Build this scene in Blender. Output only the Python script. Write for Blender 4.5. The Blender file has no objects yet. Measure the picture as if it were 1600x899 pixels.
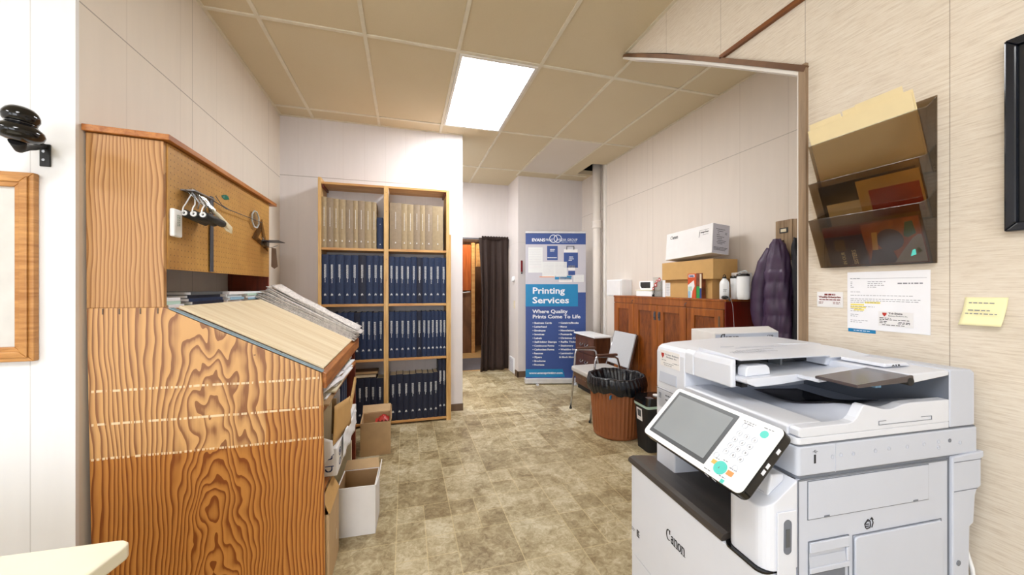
import bpy, bmesh, math, random
from mathutils import Matrix, Vector
random.seed(7)
S = bpy.context.scene
COL = S.collection
PI = math.pi

# ------------------------------------------------------------------ camera, world, lights, exposure
cam_d = bpy.data.cameras.new('camera'); cam = bpy.data.objects.new('camera', cam_d); COL.objects.link(cam)
cam.location = (0, 0, 1.33); cam.rotation_euler = (PI/2, 0, -0.2775)
cam_d.sensor_fit = 'HORIZONTAL'; cam_d.sensor_width = 36; cam_d.lens = 584.33/1600*36; cam_d.clip_start = .02
S.camera = cam
S.view_settings.view_transform = 'Standard'; S.view_settings.look = 'None'
S.view_settings.gamma = 1; S.view_settings.use_curve_mapping = False
S.view_settings.exposure = 0.42
w = bpy.data.worlds.new('world'); S.world = w; w.use_nodes = True
w.node_tree.nodes['Background'].inputs[0].default_value = (.86, .92, 1, 1)
w.node_tree.nodes['Background'].inputs[1].default_value = 1.0
LAMP = 22       # fluorescent diffuser emission

def area(name, loc, rot, sx, sy, power, color):
    l = bpy.data.lights.new(name, 'AREA'); l.shape = 'RECTANGLE'; l.size = sx; l.size_y = sy; l.energy = power; l.color = color
    o = bpy.data.objects.new(name, l); COL.objects.link(o); o.location = loc; o.rotation_euler = rot
    return o
# daylight through the two shop windows in the wall behind the camera
area('window_daylight', (-.9, -3.02, 1.6), (PI/2, 0, 0), 2.0, 1.9, 40, (.93, .96, 1))
area('window_daylight', (-3.2, -3.02, 1.6), (PI/2, 0, 0), 1.6, 1.9, 20, (.93, .96, 1))

# ------------------------------------------------------------------ materials
def lin(c):
    return tuple(((x/255)/12.92 if x/255 <= .04045 else ((x/255+.055)/1.055)**2.4) for x in c) + (1,)
MATS = {}
class NT:
    def __init__(s, name):
        s.m = bpy.data.materials.new(name); s.m.use_nodes = True; s.t = s.m.node_tree; s.b = s.t.nodes['Principled BSDF']; MATS[name] = s.m
    def n(s, typ, **k):
        nd = s.t.nodes.new(typ)
        for a, v in k.items():
            if a.startswith('i_'): nd.inputs[int(a[2:])].default_value = v
            else: setattr(nd, a, v)
        return nd
    def l(s, a, b): s.t.links.new(a, b)
    def math(s, op, a, b=None, c=None):
        nd = s.n('ShaderNodeMath', operation=op)
        for i, v in enumerate((a, b, c)):
            if v is None: continue
            if isinstance(v, (int, float)): nd.inputs[i].default_value = v
            else: s.l(v, nd.inputs[i])
        return nd.outputs[0]
    def coord(s, scale=(1, 1, 1)):
        tc = s.n('ShaderNodeTexCoord'); mp = s.n('ShaderNodeMapping'); mp.inputs['Scale'].default_value = scale
        s.l(tc.outputs['Object'], mp.inputs[0]); return mp.outputs[0]
    def noise(s, scale, detail=3, vec=(1, 1, 1), rough=.5, dist=0):
        nd = s.n('ShaderNodeTexNoise'); nd.inputs['Scale'].default_value = scale; nd.inputs['Detail'].default_value = detail
        nd.inputs['Roughness'].default_value = rough; nd.inputs['Distortion'].default_value = dist
        s.l(s.coord(vec), nd.inputs['Vector']); return nd.outputs['Fac']
    def ramp(s, fac, stops):
        r = s.n('ShaderNodeValToRGB'); e = r.color_ramp.elements
        while len(e) < len(stops): e.new(.5)
        for el, (p, c) in zip(e, stops): el.position = p; el.color = c
        s.l(fac, r.inputs[0]); return r.outputs[0]
    def mix(s, fac, a, b, mode='MIX'):
        m = s.n('ShaderNodeMix', data_type='RGBA', blend_type=mode)
        if isinstance(fac, (int, float)): m.inputs[0].default_value = fac
        else: s.l(fac, m.inputs[0])
        for i, v in ((6, a), (7, b)):
            if isinstance(v, tuple): m.inputs[i].default_value = v
            else: s.l(v, m.inputs[i])
        return m.outputs[2]
    def base(s, c):
        if isinstance(c, tuple): s.b.inputs['Base Color'].default_value = c
        else: s.l(c, s.b.inputs['Base Color'])
    def bump(s, h, strength=.3, dist=.002):
        b = s.n('ShaderNodeBump'); b.inputs['Strength'].default_value = strength; b.inputs['Distance'].default_value = dist
        s.l(h, b.inputs['Height']); s.l(b.outputs[0], s.b.inputs['Normal'])
    def xyz(s):
        sp = s.n('ShaderNodeSeparateXYZ'); tc = s.n('ShaderNodeTexCoord'); s.l(tc.outputs['Object'], sp.inputs[0]); return sp.outputs

def plain(name, rgb, rough=.5, metal=0, var=.06, nscale=14, spec=.5):
    s = NT(name); c = lin(rgb)
    f = s.noise(nscale, 3)
    d = tuple(min(1, x*(1-var)) for x in c[:3])+(1,); u = tuple(min(1, x*(1+var)) for x in c[:3])+(1,)
    s.base(s.ramp(f, [(.3, d), (.7, u)])); s.b.inputs['Roughness'].default_value = rough; s.b.inputs['Metallic'].default_value = metal
    s.b.inputs['Specular IOR Level'].default_value = spec
    return s.m

def line_mask(s, coord, pos, half):
    return s.math('LESS_THAN', s.math('ABSOLUTE', s.math('SUBTRACT', coord, pos)), half)
def panel_wall(name, rgb, along, seams, zseams, fine=None, strength=.55, grain=True):
    """painted wallboard with thin seams; along = 0 for x, 1 for y"""
    s = NT(name); c = lin(rgb); o = s.xyz(); a = o[along]; z = o[2]
    f = s.noise(6, 3, (3, 3, .4) if grain else (1, 1, 1))
    col = s.ramp(f, [(.3, tuple(x*.965 for x in c[:3])+(1,)), (.7, c)])
    if fine:
        fr = s.math('FRACT', s.math('DIVIDE', a, fine))
        col = s.mix(s.math('MULTIPLY', s.math('LESS_THAN', fr, .02), .11), col, (.28, .22, .18, 1))
    m = None
    for p in seams:
        k = line_mask(s, a, p, .0016); m = k if m is None else s.math('MAXIMUM', m, k)
    for p in zseams:
        k = line_mask(s, z, p, .0028); m = k if m is None else s.math('MAXIMUM', m, k)
    if m is not None: col = s.mix(s.math('MULTIPLY', m, strength), col, (.13, .10, .08, 1))
    s.base(col); s.b.inputs['Roughness'].default_value = .6
    return s
panel_wall('wall_left_board', (232, 223, 211), 1, [2.52, 3.74], [2.385], fine=.4)
panel_wall('wall_book_board', (230, 225, 226), 0, [], [2.41], fine=.2)
panel_wall('wall_right_board', (226, 216, 206), 1, [3.51], [2.42], fine=.4, strength=.4)
panel_wall('wall_near_board', (240, 240, 242), 0, [-1.28, -1.68], [], strength=.3)
panel_wall('wall_plain_board', (224, 217, 214), 0, [], [2.0], strength=.15)

def grasscloth():
    s = NT('grasscloth'); o = s.xyz()
    n1 = s.noise(1, 3, (2, 9, 250), .6); n2 = s.noise(1, 4, (4, 24, 190), .7); n3 = s.noise(1.4, 2)
    f = s.math('ADD', s.math('MULTIPLY', n1, .55), s.math('MULTIPLY', n2, .45))
    col = s.ramp(f, [(.34, lin((204, 190, 172))), (.5, lin((224, 213, 197))), (.66, lin((233, 225, 212)))])
    col = s.mix(s.math('MULTIPLY', n3, .12), col, lin((205, 182, 150)))
    m = None
    for p in (.687, 1.09, 1.497, 1.898):
        k = line_mask(s, o[1], p, .0013); m = k if m is None else s.math('MAXIMUM', m, k)
    k = s.math('MULTIPLY', line_mask(s, o[2], 1.256, .0009), .4); m = s.math('MAXIMUM', m, k)
    col = s.mix(s.math('MULTIPLY', m, .5), col, lin((110, 88, 66)))
    s.base(col); s.b.inputs['Roughness'].default_value = .8; s.bump(f, .35, .001)
grasscloth()

def ceiling_tile(name, a, b):
    s = NT(name); n1 = s.noise(260, 3); n2 = s.noise(1.6, 3)
    col = s.mix(s.math('MULTIPLY', n1, .5), a, b); col = s.mix(s.math('MULTIPLY', n2, .25), col, lin((196, 170, 118)))
    s.base(col); s.b.inputs['Roughness'].default_value = .9; s.bump(n1, .3, .001)
ceiling_tile('ceiling_tile', lin((222, 210, 184)), lin((200, 186, 154)))
ceiling_tile('pale_ceiling_tile', lin((226, 220, 214)), lin((206, 198, 190)))
plain('ceiling_bar', (224, 216, 197), .5)

def vinyl():
    s = NT('vinyl_floor'); o = s.xyz()
    n1 = s.noise(5.5, 6, rough=.65, dist=.6); n2 = s.noise(26, 5, rough=.75, dist=1.2); n3 = s.noise(1.3, 2)
    # tiles 0.3 m with offset 0.15 insets, one random tone each
    def cell(size, ox, oy):
        cx = s.math('FLOOR', s.math('DIVIDE', s.math('ADD', o[0], ox), size)); cy = s.math('FLOOR', s.math('DIVIDE', s.math('ADD', o[1], oy), size))
        cb = s.n('ShaderNodeCombineXYZ'); s.l(cx, cb.inputs[0]); s.l(cy, cb.inputs[1])
        wn = s.n('ShaderNodeTexWhiteNoise', noise_dimensions='3D'); s.l(cb.outputs[0], wn.inputs['Vector']); return wn.outputs['Value']
    def grid(size, ox, oy, hw):
        fx = s.math('FRACT', s.math('DIVIDE', s.math('ADD', o[0], ox), size)); fy = s.math('FRACT', s.math('DIVIDE', s.math('ADD', o[1], oy), size))
        return s.math('MAXIMUM', s.math('LESS_THAN', fx, hw/size), s.math('LESS_THAN', fy, hw/size))
    big = cell(.305, .05, .1); small = cell(.1525, .05, .1)
    pick = s.math('GREATER_THAN', big, .68)
    tone = s.math('ADD', s.math('MULTIPLY', big, s.math('SUBTRACT', 1, pick)), s.math('MULTIPLY', small, pick))
    grout = s.math('MAXIMUM', grid(.305, .05, .1, .005), s.math('MULTIPLY', pick, grid(.1525, .05, .1, .005)))
    f = s.math('ADD', s.math('MULTIPLY', n1, .5), s.math('MULTIPLY', n2, .5))
    f = s.math('ADD', f, s.math('MULTIPLY', s.math('SUBTRACT', tone, .5), .13))
    col = s.ramp(f, [(.36, lin((112, 96, 68))), (.45, lin((152, 138, 106))), (.53, lin((182, 170, 138))), (.63, lin((212, 204, 178)))])
    col = s.mix(s.math('MULTIPLY', n3, .3), col, lin((186, 156, 104)))
    col = s.mix(s.math('MULTIPLY', grout, .5), col, lin((214, 196, 150)))
    s.base(col); s.b.inputs['Roughness'].default_value = .42; s.bump(f, .15, .002)
vinyl()

def ply(name, dark, light, cath=True, wear=True, freq=62, xc=0.02, xs=1.0):
    """rotary-cut plywood: nested arches around a centre line"""
    s = NT(name); o = s.xyz(); x = o[0]; z = o[2]
    n = s.noise(1, 3, (8, 8, 1.3)); n2 = s.noise(1, 3, (3.4, 3.4, 1.1)); n3 = s.noise(1, 2, (7, 7, 3.2)); fine = s.noise(1, 4, (160, 160, 5))
    d = s.math('ABSOLUTE', s.math('ADD', s.math('SUBTRACT', x, xc), s.math('MULTIPLY', s.math('SUBTRACT', n2, .5), .12)))
    if cath: d = s.math('SQRT', s.math('ADD', s.math('MULTIPLY', d, d), .004))
    v = s.math('ADD', s.math('MULTIPLY', d, freq), s.math('MULTIPLY', n, 2.6))
    if cath:
        g = s.math('EXPONENT', s.math('MULTIPLY', s.math('MULTIPLY', d, d), -45))
        arch = s.math('ADD', s.math('MULTIPLY', s.math('SUBTRACT', z, .45), 11.0), s.math('MULTIPLY', s.math('SUBTRACT', n3, .5), 15.0))
        v = s.math('ADD', v, s.math('MULTIPLY', g, arch))
    fr = s.math('FRACT', v)
    fr2 = s.math('ADD', s.math('MULTIPLY', fr, .85), s.math('MULTIPLY', fine, .3))
    band = s.ramp(fr2, [(.36, light), (.66, tuple((a*.6+b*.4) for a, b in zip(light, dark))), (.84, dark), (.98, dark)])
    col = band
    if wear:   # varnish gone in the band between 0.69 and 1.25 m, taped lines
        zz = z
        worn = s.math('MULTIPLY', s.math('GREATER_THAN', s.math('ADD', zz, s.math('MULTIPLY', n2, .02)), .69), s.math('LESS_THAN', z, 1.3))
        hue = s.n('ShaderNodeHueSaturation'); hue.inputs['Hue'].default_value = .512; hue.inputs['Saturation'].default_value = .86; hue.inputs['Value'].default_value = 1.28
        s.l(band, hue.inputs['Color'])
        patch = s.math('GREATER_THAN', s.math('ADD', x, s.math('MULTIPLY', n2, .1)), .24)
        low = s.math('LESS_THAN', zz, .82)
        worn = s.math('MULTIPLY', worn, s.math('SUBTRACT', 1, s.math('MULTIPLY', s.math('MULTIPLY', patch, low), .75)))
        col = s.mix(worn, band, hue.outputs[0])
        dash = s.noise(1, 2, (120, 120, 3))
        for zl, t in ((.938, .5), (.812, .47), (.680, .5)):
            k = s.math('MULTIPLY', line_mask(s, s.math('ADD', z, s.math('MULTIPLY', n2, .02)), zl+.01, .0045), s.math('GREATER_THAN', dash, t))
            col = s.mix(s.math('MULTIPLY', k, .8), col, lin((236, 216, 180)))
    s.base(col); s.b.inputs['Roughness'].default_value = .38; s.bump(fr2, .08, .001)
ply('desk_plywood', lin((126, 64, 16)), lin((188, 126, 58)), xc=.02)
ply('hutch_board', lin((150, 100, 52)), lin((194, 146, 92)), cath=False, wear=False, freq=75, xc=-.7)

def wood(name, c1, c2, vec, scale=1, rough=.4, bump=.05):
    s = NT(name); n = s.noise(scale, 5, vec, .6, .4); n2 = s.noise(scale*.35, 2, vec)
    f = s.math('ADD', s.math('MULTIPLY', n, .7), s.math('MULTIPLY', n2, .3))
    s.base(s.ramp(f, [(.36, lin(c1)), (.62, lin(c2))])); s.b.inputs['Roughness'].default_value = rough; s.bump(n, bump, .001)
wood('pine', (196, 148, 84), (230, 192, 130), (30, 30, 3))
wood('pine_flat', (190, 130, 72), (222, 176, 112), (3, 30, 30))
wood('apron_wood', (150, 84, 34), (196, 128, 62), (40, 4, 40))
wood('red_wood', (98, 34, 14), (134, 52, 24), (40, 40, 4))
wood('drawing_board', (222, 200, 160), (240, 224, 192), (2.2, 26, 2.2), rough=.5)
wood('cabinet_wood', (118, 58, 14), (166, 94, 32), (26, 26, 3), rough=.35)
wood('cabinet_panel', (92, 42, 8), (136, 72, 22), (60, 60, 14), rough=.35)
wood('cabinet_side_shaded', (84, 16, 6), (112, 26, 12), (26, 26, 3), rough=.3)  # cabinet wood with the shade of its end put into a darker red
wood('walnut', (62, 34, 20), (98, 60, 38), (30, 30, 4), rough=.35)
wood('oak_frame', (162, 104, 44), (206, 150, 84), (8, 8, 60), rough=.35)
wood('trim_brown', (92, 62, 40), (128, 92, 62), (40, 5, 5), rough=.45)
wood('jamb_brown', (128, 106, 84), (166, 140, 112), (40, 40, 3), rough=.45)
wood('rust_strip', (104, 58, 24), (138, 82, 38), (40, 4, 40), rough=.45)
wood('barn_board', (120, 96, 72), (172, 146, 116), (40, 40, 4), rough=.8, bump=.3)
wood('orange_door', (150, 66, 20), (196, 104, 44), (30, 30, 3))
wood('brown_paneling', (96, 64, 40), (132, 92, 60), (12, 12, 3), rough=.7)
def pegboard():
    s = NT('pegboard'); o = s.xyz(); n = s.noise(3, 4); n2 = s.noise(60, 3)
    fy = s.math('SUBTRACT', s.math('FRACT', s.math('DIVIDE', o[1], .0254)), .5); fz = s.math('SUBTRACT', s.math('FRACT', s.math('DIVIDE', o[2], .0254)), .5)
    r = s.math('SQRT', s.math('ADD', s.math('MULTIPLY', fy, fy), s.math('MULTIPLY', fz, fz)))
    hole = s.math('LESS_THAN', r, .11)
    col = s.ramp(s.math('ADD', s.math('MULTIPLY', n, .7), s.math('MULTIPLY', n2, .3)), [(.35, lin((172, 122, 56))), (.65, lin((200, 152, 78)))])
    s.base(s.mix(s.math('MULTIPLY', hole, .75), col, lin((70, 44, 18)))); s.b.inputs['Roughness'].default_value = .5
pegboard()
plain('printer_white', (222, 226, 236), .35, var=.01)
plain('printer_grey', (190, 196, 210), .4, var=.01)
plain('printer_side', (200, 206, 220), .4, var=.01)  # copier white with the dimmer, cooler light of its side put into the colour
plain('faint_grey', (168, 172, 182), .5, var=.01)
plain('line_grey', (112, 118, 130), .5, var=.01)
plain('tray_black', (62, 56, 52), .32, var=.04)
plain('glossy_black', (16, 16, 18), .12, var=.02)
plain('dark_violet', (58, 44, 78), .5, var=.2)
plain('matte_black', (24, 24, 26), .6, var=.1)
plain('panel_white', (244, 246, 248), .3, var=.005)
plain('bezel_grey', (84, 88, 92), .35)
plain('screen_grey', (150, 156, 160), .18, var=.05, nscale=6)
plain('teal', (88, 208, 196), .4, var=.01)
plain('amber', (232, 184, 96), .4, var=.01)
plain('orange', (238, 150, 88), .4, var=.01)
plain('ink', (40, 40, 46), .6)
plain('ink_grey', (128, 130, 138), .6)
plain('ink_blue', (36, 66, 130), .6)
plain('white_ink', (236, 238, 240), .6, var=.01)
plain('paper_white', (240, 240, 244), .7, var=.02)
plain('paper_cream', (226, 214, 186), .7)
def newsprint():
    s = NT('newsprint'); n1 = s.noise(1, 2, (60, 14, 14)); n2 = s.noise(1, 3, (26, 160, 26)); n3 = s.noise(120, 2)
    k = s.math('MULTIPLY', s.math('GREATER_THAN', n1, .47), s.math('GREATER_THAN', n3, .5))
    s.base(s.mix(s.math('MULTIPLY', k, .35), s.ramp(n2, [(.3, lin((214, 208, 204))), (.7, lin((232, 228, 224)))]), lin((110, 108, 110)))); s.b.inputs['Roughness'].default_value = .85
newsprint()
plain('note_yellow', (246, 240, 190), .7, var=.02)
plain('highlighter', (240, 224, 120), .7)
plain('cardboard', (196, 164, 122), .75, var=.05)
plain('cardboard_dark', (168, 134, 94), .8, var=.06)
plain('cardboard_tan', (200, 158, 98), .75, var=.04)
plain('white_card', (234, 232, 232), .6, var=.02)
plain('navy_book', (22, 42, 78), .55, var=.22, nscale=40)
plain('dark_navy_book', (15, 24, 50), .55, var=.22, nscale=40)
plain('beige_book', (166, 146, 114), .65, var=.1, nscale=30)
plain('taupe_book', (150, 132, 110), .65, var=.1, nscale=30)
plain('steel', (150, 152, 158), .35, .8)
plain('dark_steel', (92, 94, 104), .45, .6)
plain('chrome', (190, 190, 194), .2, 1)
plain('silver_rail', (214, 214, 216), .35, .3)
plain('grey_fabric', (176, 172, 168), .9, var=.06, nscale=120)
plain('grey_back', (186, 188, 192), .8, var=.04, nscale=120)
plain('arm_brown', (92, 62, 48), .45)
plain('can_brown', (150, 90, 52), .45, var=.05)
plain('green', (40, 150, 70), .5)
plain('dark_green', (30, 110, 92), .4)
plain('red', (176, 44, 34), .45)
plain('box_orange', (206, 78, 26), .45)
plain('extinguisher_red', (120, 24, 28), .35)
plain('pipe_paint', (226, 218, 210), .45, var=.03)
plain('trim_white', (232, 228, 222), .45, var=.02)
plain('base_brown', (104, 82, 64), .6)
plain('cream_laminate', (238, 232, 208), .35, var=.015)
plain('carpet_grey', (96, 92, 96), .95, var=.2, nscale=90)
plain('tan_floor', (186, 148, 96), .6)
plain('dark_void', (10, 8, 7), .9)
plain('banner_navy', (52, 78, 142), .45, var=.02)
plain('banner_blue', (20, 128, 182), .45, var=.02)
plain('banner_grey', (196, 194, 204), .45, var=.03, nscale=4)
plain('banner_card', (228, 230, 230), .5, var=.01)
plain('ring_white', (232, 236, 244), .5, var=.01)
plain('mat_board', (214, 212, 208), .8)
plain('grey_blue_edge', (124, 148, 160), .4)
plain('pale_green', (186, 214, 200), .5)
plain('light_blue', (150, 190, 216), .5)
plain('plastic_clear_grey', (190, 196, 200), .3)
plain('comic_brown', (122, 62, 34), .5, var=.5, nscale=18)
plain('manila', (222, 178, 96), .7, var=.04)
plain('manila_light', (240, 222, 176), .7, var=.03)
def cloth(name, rgb, rough, sheen=.0, nscale=60, bump=.4):
    s = NT(name); c = lin(rgb); f = s.noise(nscale, 4)
    s.base(s.ramp(f, [(.3, tuple(x*.75 for x in c[:3])+(1,)), (.7, c)])); s.b.inputs['Roughness'].default_value = rough; s.bump(f, bump, .004)
cloth('curtain_brown', (48, 30, 22), .75, nscale=14, bump=.1)
cloth('coat_purple', (74, 54, 84), .42, nscale=22, bump=.35)
cloth('coat_black', (22, 22, 30), .7)
cloth('bag_black', (22, 24, 30), .22, nscale=30, bump=.9)
def smoke(name, col, gl=.12):
    s = NT(name); out = s.t.nodes['Material Output']; s.t.nodes.remove(s.b)
    t = s.n('ShaderNodeBsdfTransparent'); t.inputs[0].default_value = col
    g = s.n('ShaderNodeBsdfGlossy'); g.inputs[0].default_value = (1, 1, 1, 1); g.inputs[1].default_value = .12
    n = s.noise(3, 2); m = s.n('ShaderNodeMixShader'); s.l(s.math('MULTIPLY', n, gl*2), m.inputs[0])
    s.l(t.outputs[0], m.inputs[1]); s.l(g.outputs[0], m.inputs[2]); s.l(m.outputs[0], out.inputs[0])
smoke('smoke_plastic', (.68, .62, .54, 1), .07); smoke('clear_plastic', (.86, .87, .86, 1), .12); smoke('smoke_tray', (.30, .25, .26, 1), .1)
plain('smoke_lid', (74, 66, 68), .15, var=.03)
plain('frame_black', (20, 24, 34), .2, var=.03)
smoke('window_glass', (.97, .98, .98, 1), .05)
def emit(name, col, st):
    s = NT(name); out = s.t.nodes['Material Output']; s.t.nodes.remove(s.b)
    e = s.n('ShaderNodeEmission'); e.inputs[1].default_value = st
    o = s.xyz(); fy = s.math('ABSOLUTE', s.math('SUBTRACT', s.math('ABSOLUTE', o[0]), .1))   # brighter along the two tubes
    s.l(s.ramp(fy, [(.0, col), (.12, tuple(x*.8 for x in col[:3])+(1,))]), e.inputs[0]); s.l(e.outputs[0], out.inputs[0])
emit('lit_diffuser', (.97, .98, 1, 1), LAMP)
emit('lamp_glass', (1, .95, .85, 1), 90)
M = MATS

# ------------------------------------------------------------------ mesh builder
class MB:
    def __init__(s): s.bm = bmesh.new(); s.X = Matrix()
    def at(s, m): s.X = m; return s
    def v(s, p): return s.bm.verts.new(s.X @ Vector(p))
    def f(s, vs, smooth=False):
        try: fc = s.bm.faces.new(vs); fc.smooth = smooth; return fc
        except ValueError: return None
    def box(s, x0, x1, y0, y1, z0, z1):
        v = [s.v(p) for p in ((x0,y0,z0),(x1,y0,z0),(x1,y1,z0),(x0,y1,z0),(x0,y0,z1),(x1,y0,z1),(x1,y1,z1),(x0,y1,z1))]
        for q in ((3,2,1,0),(4,5,6,7),(0,1,5,4),(1,2,6,5),(2,3,7,6),(3,0,4,7)): s.f([v[i] for i in q])
        return s
    def prism(s, poly, a0, a1, axis='y'):
        """poly of 2D points extruded along axis: y -> (x,z), x -> (y,z), z -> (x,y)"""
        def mk(p, a): return {'y': (p[0], a, p[1]), 'x': (a, p[0], p[1]), 'z': (p[0], p[1], a)}[axis]
        A = [s.v(mk(p, a0)) for p in poly]; B = [s.v(mk(p, a1)) for p in poly]
        s.f(A); s.f(B[::-1]); n = len(poly)
        for i in range(n): s.f([A[i], B[i], B[(i+1) % n], A[(i+1) % n]])
        return s
    def quad(s, a, b, c, d, t=0.001):
        """thin slab on four points"""
        a, b, c, d = map(Vector, (a, b, c, d)); n = (b-a).cross(d-a).normalized()*t
        v = [s.v(p) for p in (a, b, c, d, a+n, b+n, c+n, d+n)]
        for q in ((3,2,1,0),(4,5,6,7),(0,1,5,4),(1,2,6,5),(2,3,7,6),(3,0,4,7)): s.f([v[i] for i in q])
        return s
    def tube(s, pts, r, n=10, cap=True):
        pts = [Vector(p) for p in pts]; rings = []; up = None
        rr = r if isinstance(r, (list, tuple)) else [r]*len(pts)
        for i, p in enumerate(pts):
            if i == 0: t = pts[1]-p
            elif i == len(pts)-1: t = p-pts[i-1]
            else: t = (pts[i+1]-p).normalized()+(p-pts[i-1]).normalized()
            t.normalize()
            if up is None: up = Vector((0, 0, 1)) if abs(t.z) < .9 else Vector((1, 0, 0))
            a = t.cross(up).normalized(); b = a.cross(t).normalized(); up = b
            rings.append([s.v(p+(a*math.cos(2*PI*k/n)+b*math.sin(2*PI*k/n))*rr[i]) for k in range(n)])
        for A, B in zip(rings, rings[1:]):
            for k in range(n): s.f([A[k], A[(k+1) % n], B[(k+1) % n], B[k]], True)
        if cap: s.f(rings[0][::-1]); s.f(rings[-1])
        return s
    def lathe(s, prof, n=28, c=(0, 0, 0), rf=None, cap=True):
        rings = []
        for j, (r, z) in enumerate(prof):
            rings.append([s.v((c[0]+math.cos(2*PI*k/n)*r*(rf(k/n, j) if rf else 1), c[1]+math.sin(2*PI*k/n)*r*(rf(k/n, j) if rf else 1), c[2]+z)) for k in range(n)])
        for A, B in zip(rings, rings[1:]):
            for k in range(n): s.f([A[k], A[(k+1) % n], B[(k+1) % n], B[k]], True)
        if cap: s.f(rings[0][::-1]); s.f(rings[-1])
        return s
    def grid(s, fn, nu, nv, smooth=True):
        g = [[s.v(fn(i/nu, j/nv)) for j in range(nv+1)] for i in range(nu+1)]
        for i in range(nu):
            for j in range(nv): s.f([g[i][j], g[i+1][j], g[i+1][j+1], g[i][j+1]], smooth)
        return s
    def text(s, st, mat, cap, width=None, bold=0, depth=.0006, align='LEFT', shear=0):
        """flat letters; mat maps local (x right, y up, z out of surface)"""
        cu = bpy.data.curves.new('t', 'FONT'); cu.body = st; cu.size = cap/.7; cu.extrude = depth; cu.offset = bold; cu.align_x = align; cu.shear = shear
        cu.resolution_u = 2
        ob = bpy.data.objects.new('t', cu); COL.objects.link(ob)
        dg = bpy.context.evaluated_depsgraph_get(); me = bpy.data.meshes.new_from_object(ob.evaluated_get(dg))
        if len(me.vertices):
            xs = [v.co.x for v in me.vertices]; k = (width/(max(xs)-min(xs))) if width else 1
            base = len(s.bm.verts); T = s.X @ mat @ Matrix.Diagonal((k, 1, 1, 1)); me.transform(T); s.bm.from_mesh(me)
        bpy.data.objects.remove(ob); bpy.data.curves.remove(cu); bpy.data.meshes.remove(me)
        return s
    def pen(s, mat, strokes, nibx, niby, depth=.0006):
        """broad-nib lettering: each stroke a polyline in (x, y)"""
        old = s.X; s.X = old @ mat
        for st in strokes:
            for (x0, y0), (x1, y1) in zip(st, st[1:]):
                h = nibx/2; q = niby/2
                pts = [(x0-h, y0-q), (x0+h, y0-q), (x0+h, y0+q), (x0-h, y0+q), (x1-h, y1-q), (x1+h, y1-q), (x1+h, y1+q), (x1-h, y1+q)]
                # convex hull
                P = sorted(set((round(a, 6), round(b, 6)) for a, b in pts))
                def half(P):
                    H = []
                    for p in P:
                        while len(H) > 1 and (H[-1][0]-H[-2][0])*(p[1]-H[-2][1])-(H[-1][1]-H[-2][1])*(p[0]-H[-2][0]) <= 0: H.pop()
                        H.append(p)
                    return H
                hull = half(P)[:-1]+half(P[::-1])[:-1]
                s.prism(hull, -depth, depth, 'z')
        s.X = old; return s
    def build(s, name, mat, parent=None, world=True, bevel=0, seg=2, solid=0, sub=0):
        bmesh.ops.recalc_face_normals(s.bm, faces=s.bm.faces)
        me = bpy.data.meshes.new(name)
        if parent is not None and world: s.bm.transform(WM[parent.name].inverted())
        s.bm.to_mesh(me); s.bm.free(); me.materials.append(M[mat] if isinstance(mat, str) else mat)
        o = bpy.data.objects.new(name, me); COL.objects.link(o)
        if parent is not None: o.parent = parent; WM[o.name] = WM[parent.name].copy()
        else: WM[o.name] = Matrix()
        if solid: m = o.modifiers.new('t', 'SOLIDIFY'); m.thickness = solid; m.offset = 0
        if bevel: m = o.modifiers.new('b', 'BEVEL'); m.width = bevel; m.segments = seg; m.limit_method = 'ANGLE'; m.angle_limit = .7
        if sub: m = o.modifiers.new('s', 'SUBSURF'); m.levels = sub; m.render_levels = sub
        return o
WM = {}
def thing(name, label, cat, loc=(0, 0, 0), rz=0, group=None):
    o = bpy.data.objects.new(name, None); COL.objects.link(o); o.location = loc; o.rotation_euler = (0, 0, rz); o.empty_display_size = .1
    WM[o.name] = Matrix.Translation(loc) @ Matrix.Rotation(rz, 4, 'Z')
    o['label'] = label; o['category'] = cat
    if group: o['group'] = group
    return o
def tag(o, label, cat, group=None):
    o['label'] = label; o['category'] = cat
    if group: o['group'] = group
    return o
def struct(o): o['kind'] = 'structure'; return o
def part_label(o, t): o['label'] = t; return o
def box(*a): return MB().box(*a)
def FR(origin, xdir, ydir):
    """frame: x along xdir, y along ydir, z = x cross y"""
    x = Vector(xdir).normalized(); y = Vector(ydir).normalized(); z = x.cross(y); y = z.cross(x)
    m = Matrix((x, y, z)).transposed().to_4x4(); m.translation = Vector(origin); return m
ORD = ['first','second','third','fourth','fifth','sixth','seventh','eighth','ninth','tenth','eleventh','twelfth','thirteenth','fourteenth','fifteenth']
def arc(cx, cy, rx, ry, a0, a1, n=14): return [(cx+rx*math.cos(math.radians(a0+(a1-a0)*i/n)), cy+ry*math.sin(math.radians(a0+(a1-a0)*i/n))) for i in range(n+1)]
def canon(mb, mat, h, width=None):
    """the serif word Canon, x height 1 unit = h*.68"""
    st = []; X = .68
    st.append(arc(.46, .5, .38, .46, 62, 300)); st.append([(.66, .92), (.72, .66)]); st.append([(.74, .98), (.70, .80)])   # C
    x = .98
    st += [arc(x+.18, .22, .17, .2, 0, 360), [(x+.38, .52), (x+.38, .06), (x+.46, .02)], arc(x+.2, .46, .18, .2, 10, 150)]    # a
    x = 1.62
    for _ in (0, 1):
        if _ == 1: x = 2.94
        st += [[(x+.06, .64), (x+.06, .0)], [(x-.04, .64), (x+.06, .66)], [(x-.04, .0), (x+.16, .0)], arc(x+.28, .44, .2, .22, 150, 0), [(x+.48, .46), (x+.48, .0)], [(x+.38, .0), (x+.58, .0)]]
    x = 2.34; st.append(arc(x+.2, .33, .22, .32, 0, 360))                                                                                # o
    k = h; sx = (width/3.55 if width else k)
    S2 = mat @ Matrix.Diagonal((sx, k, 1, 1))
    return mb.pen(S2, st, .13, .05)
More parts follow.
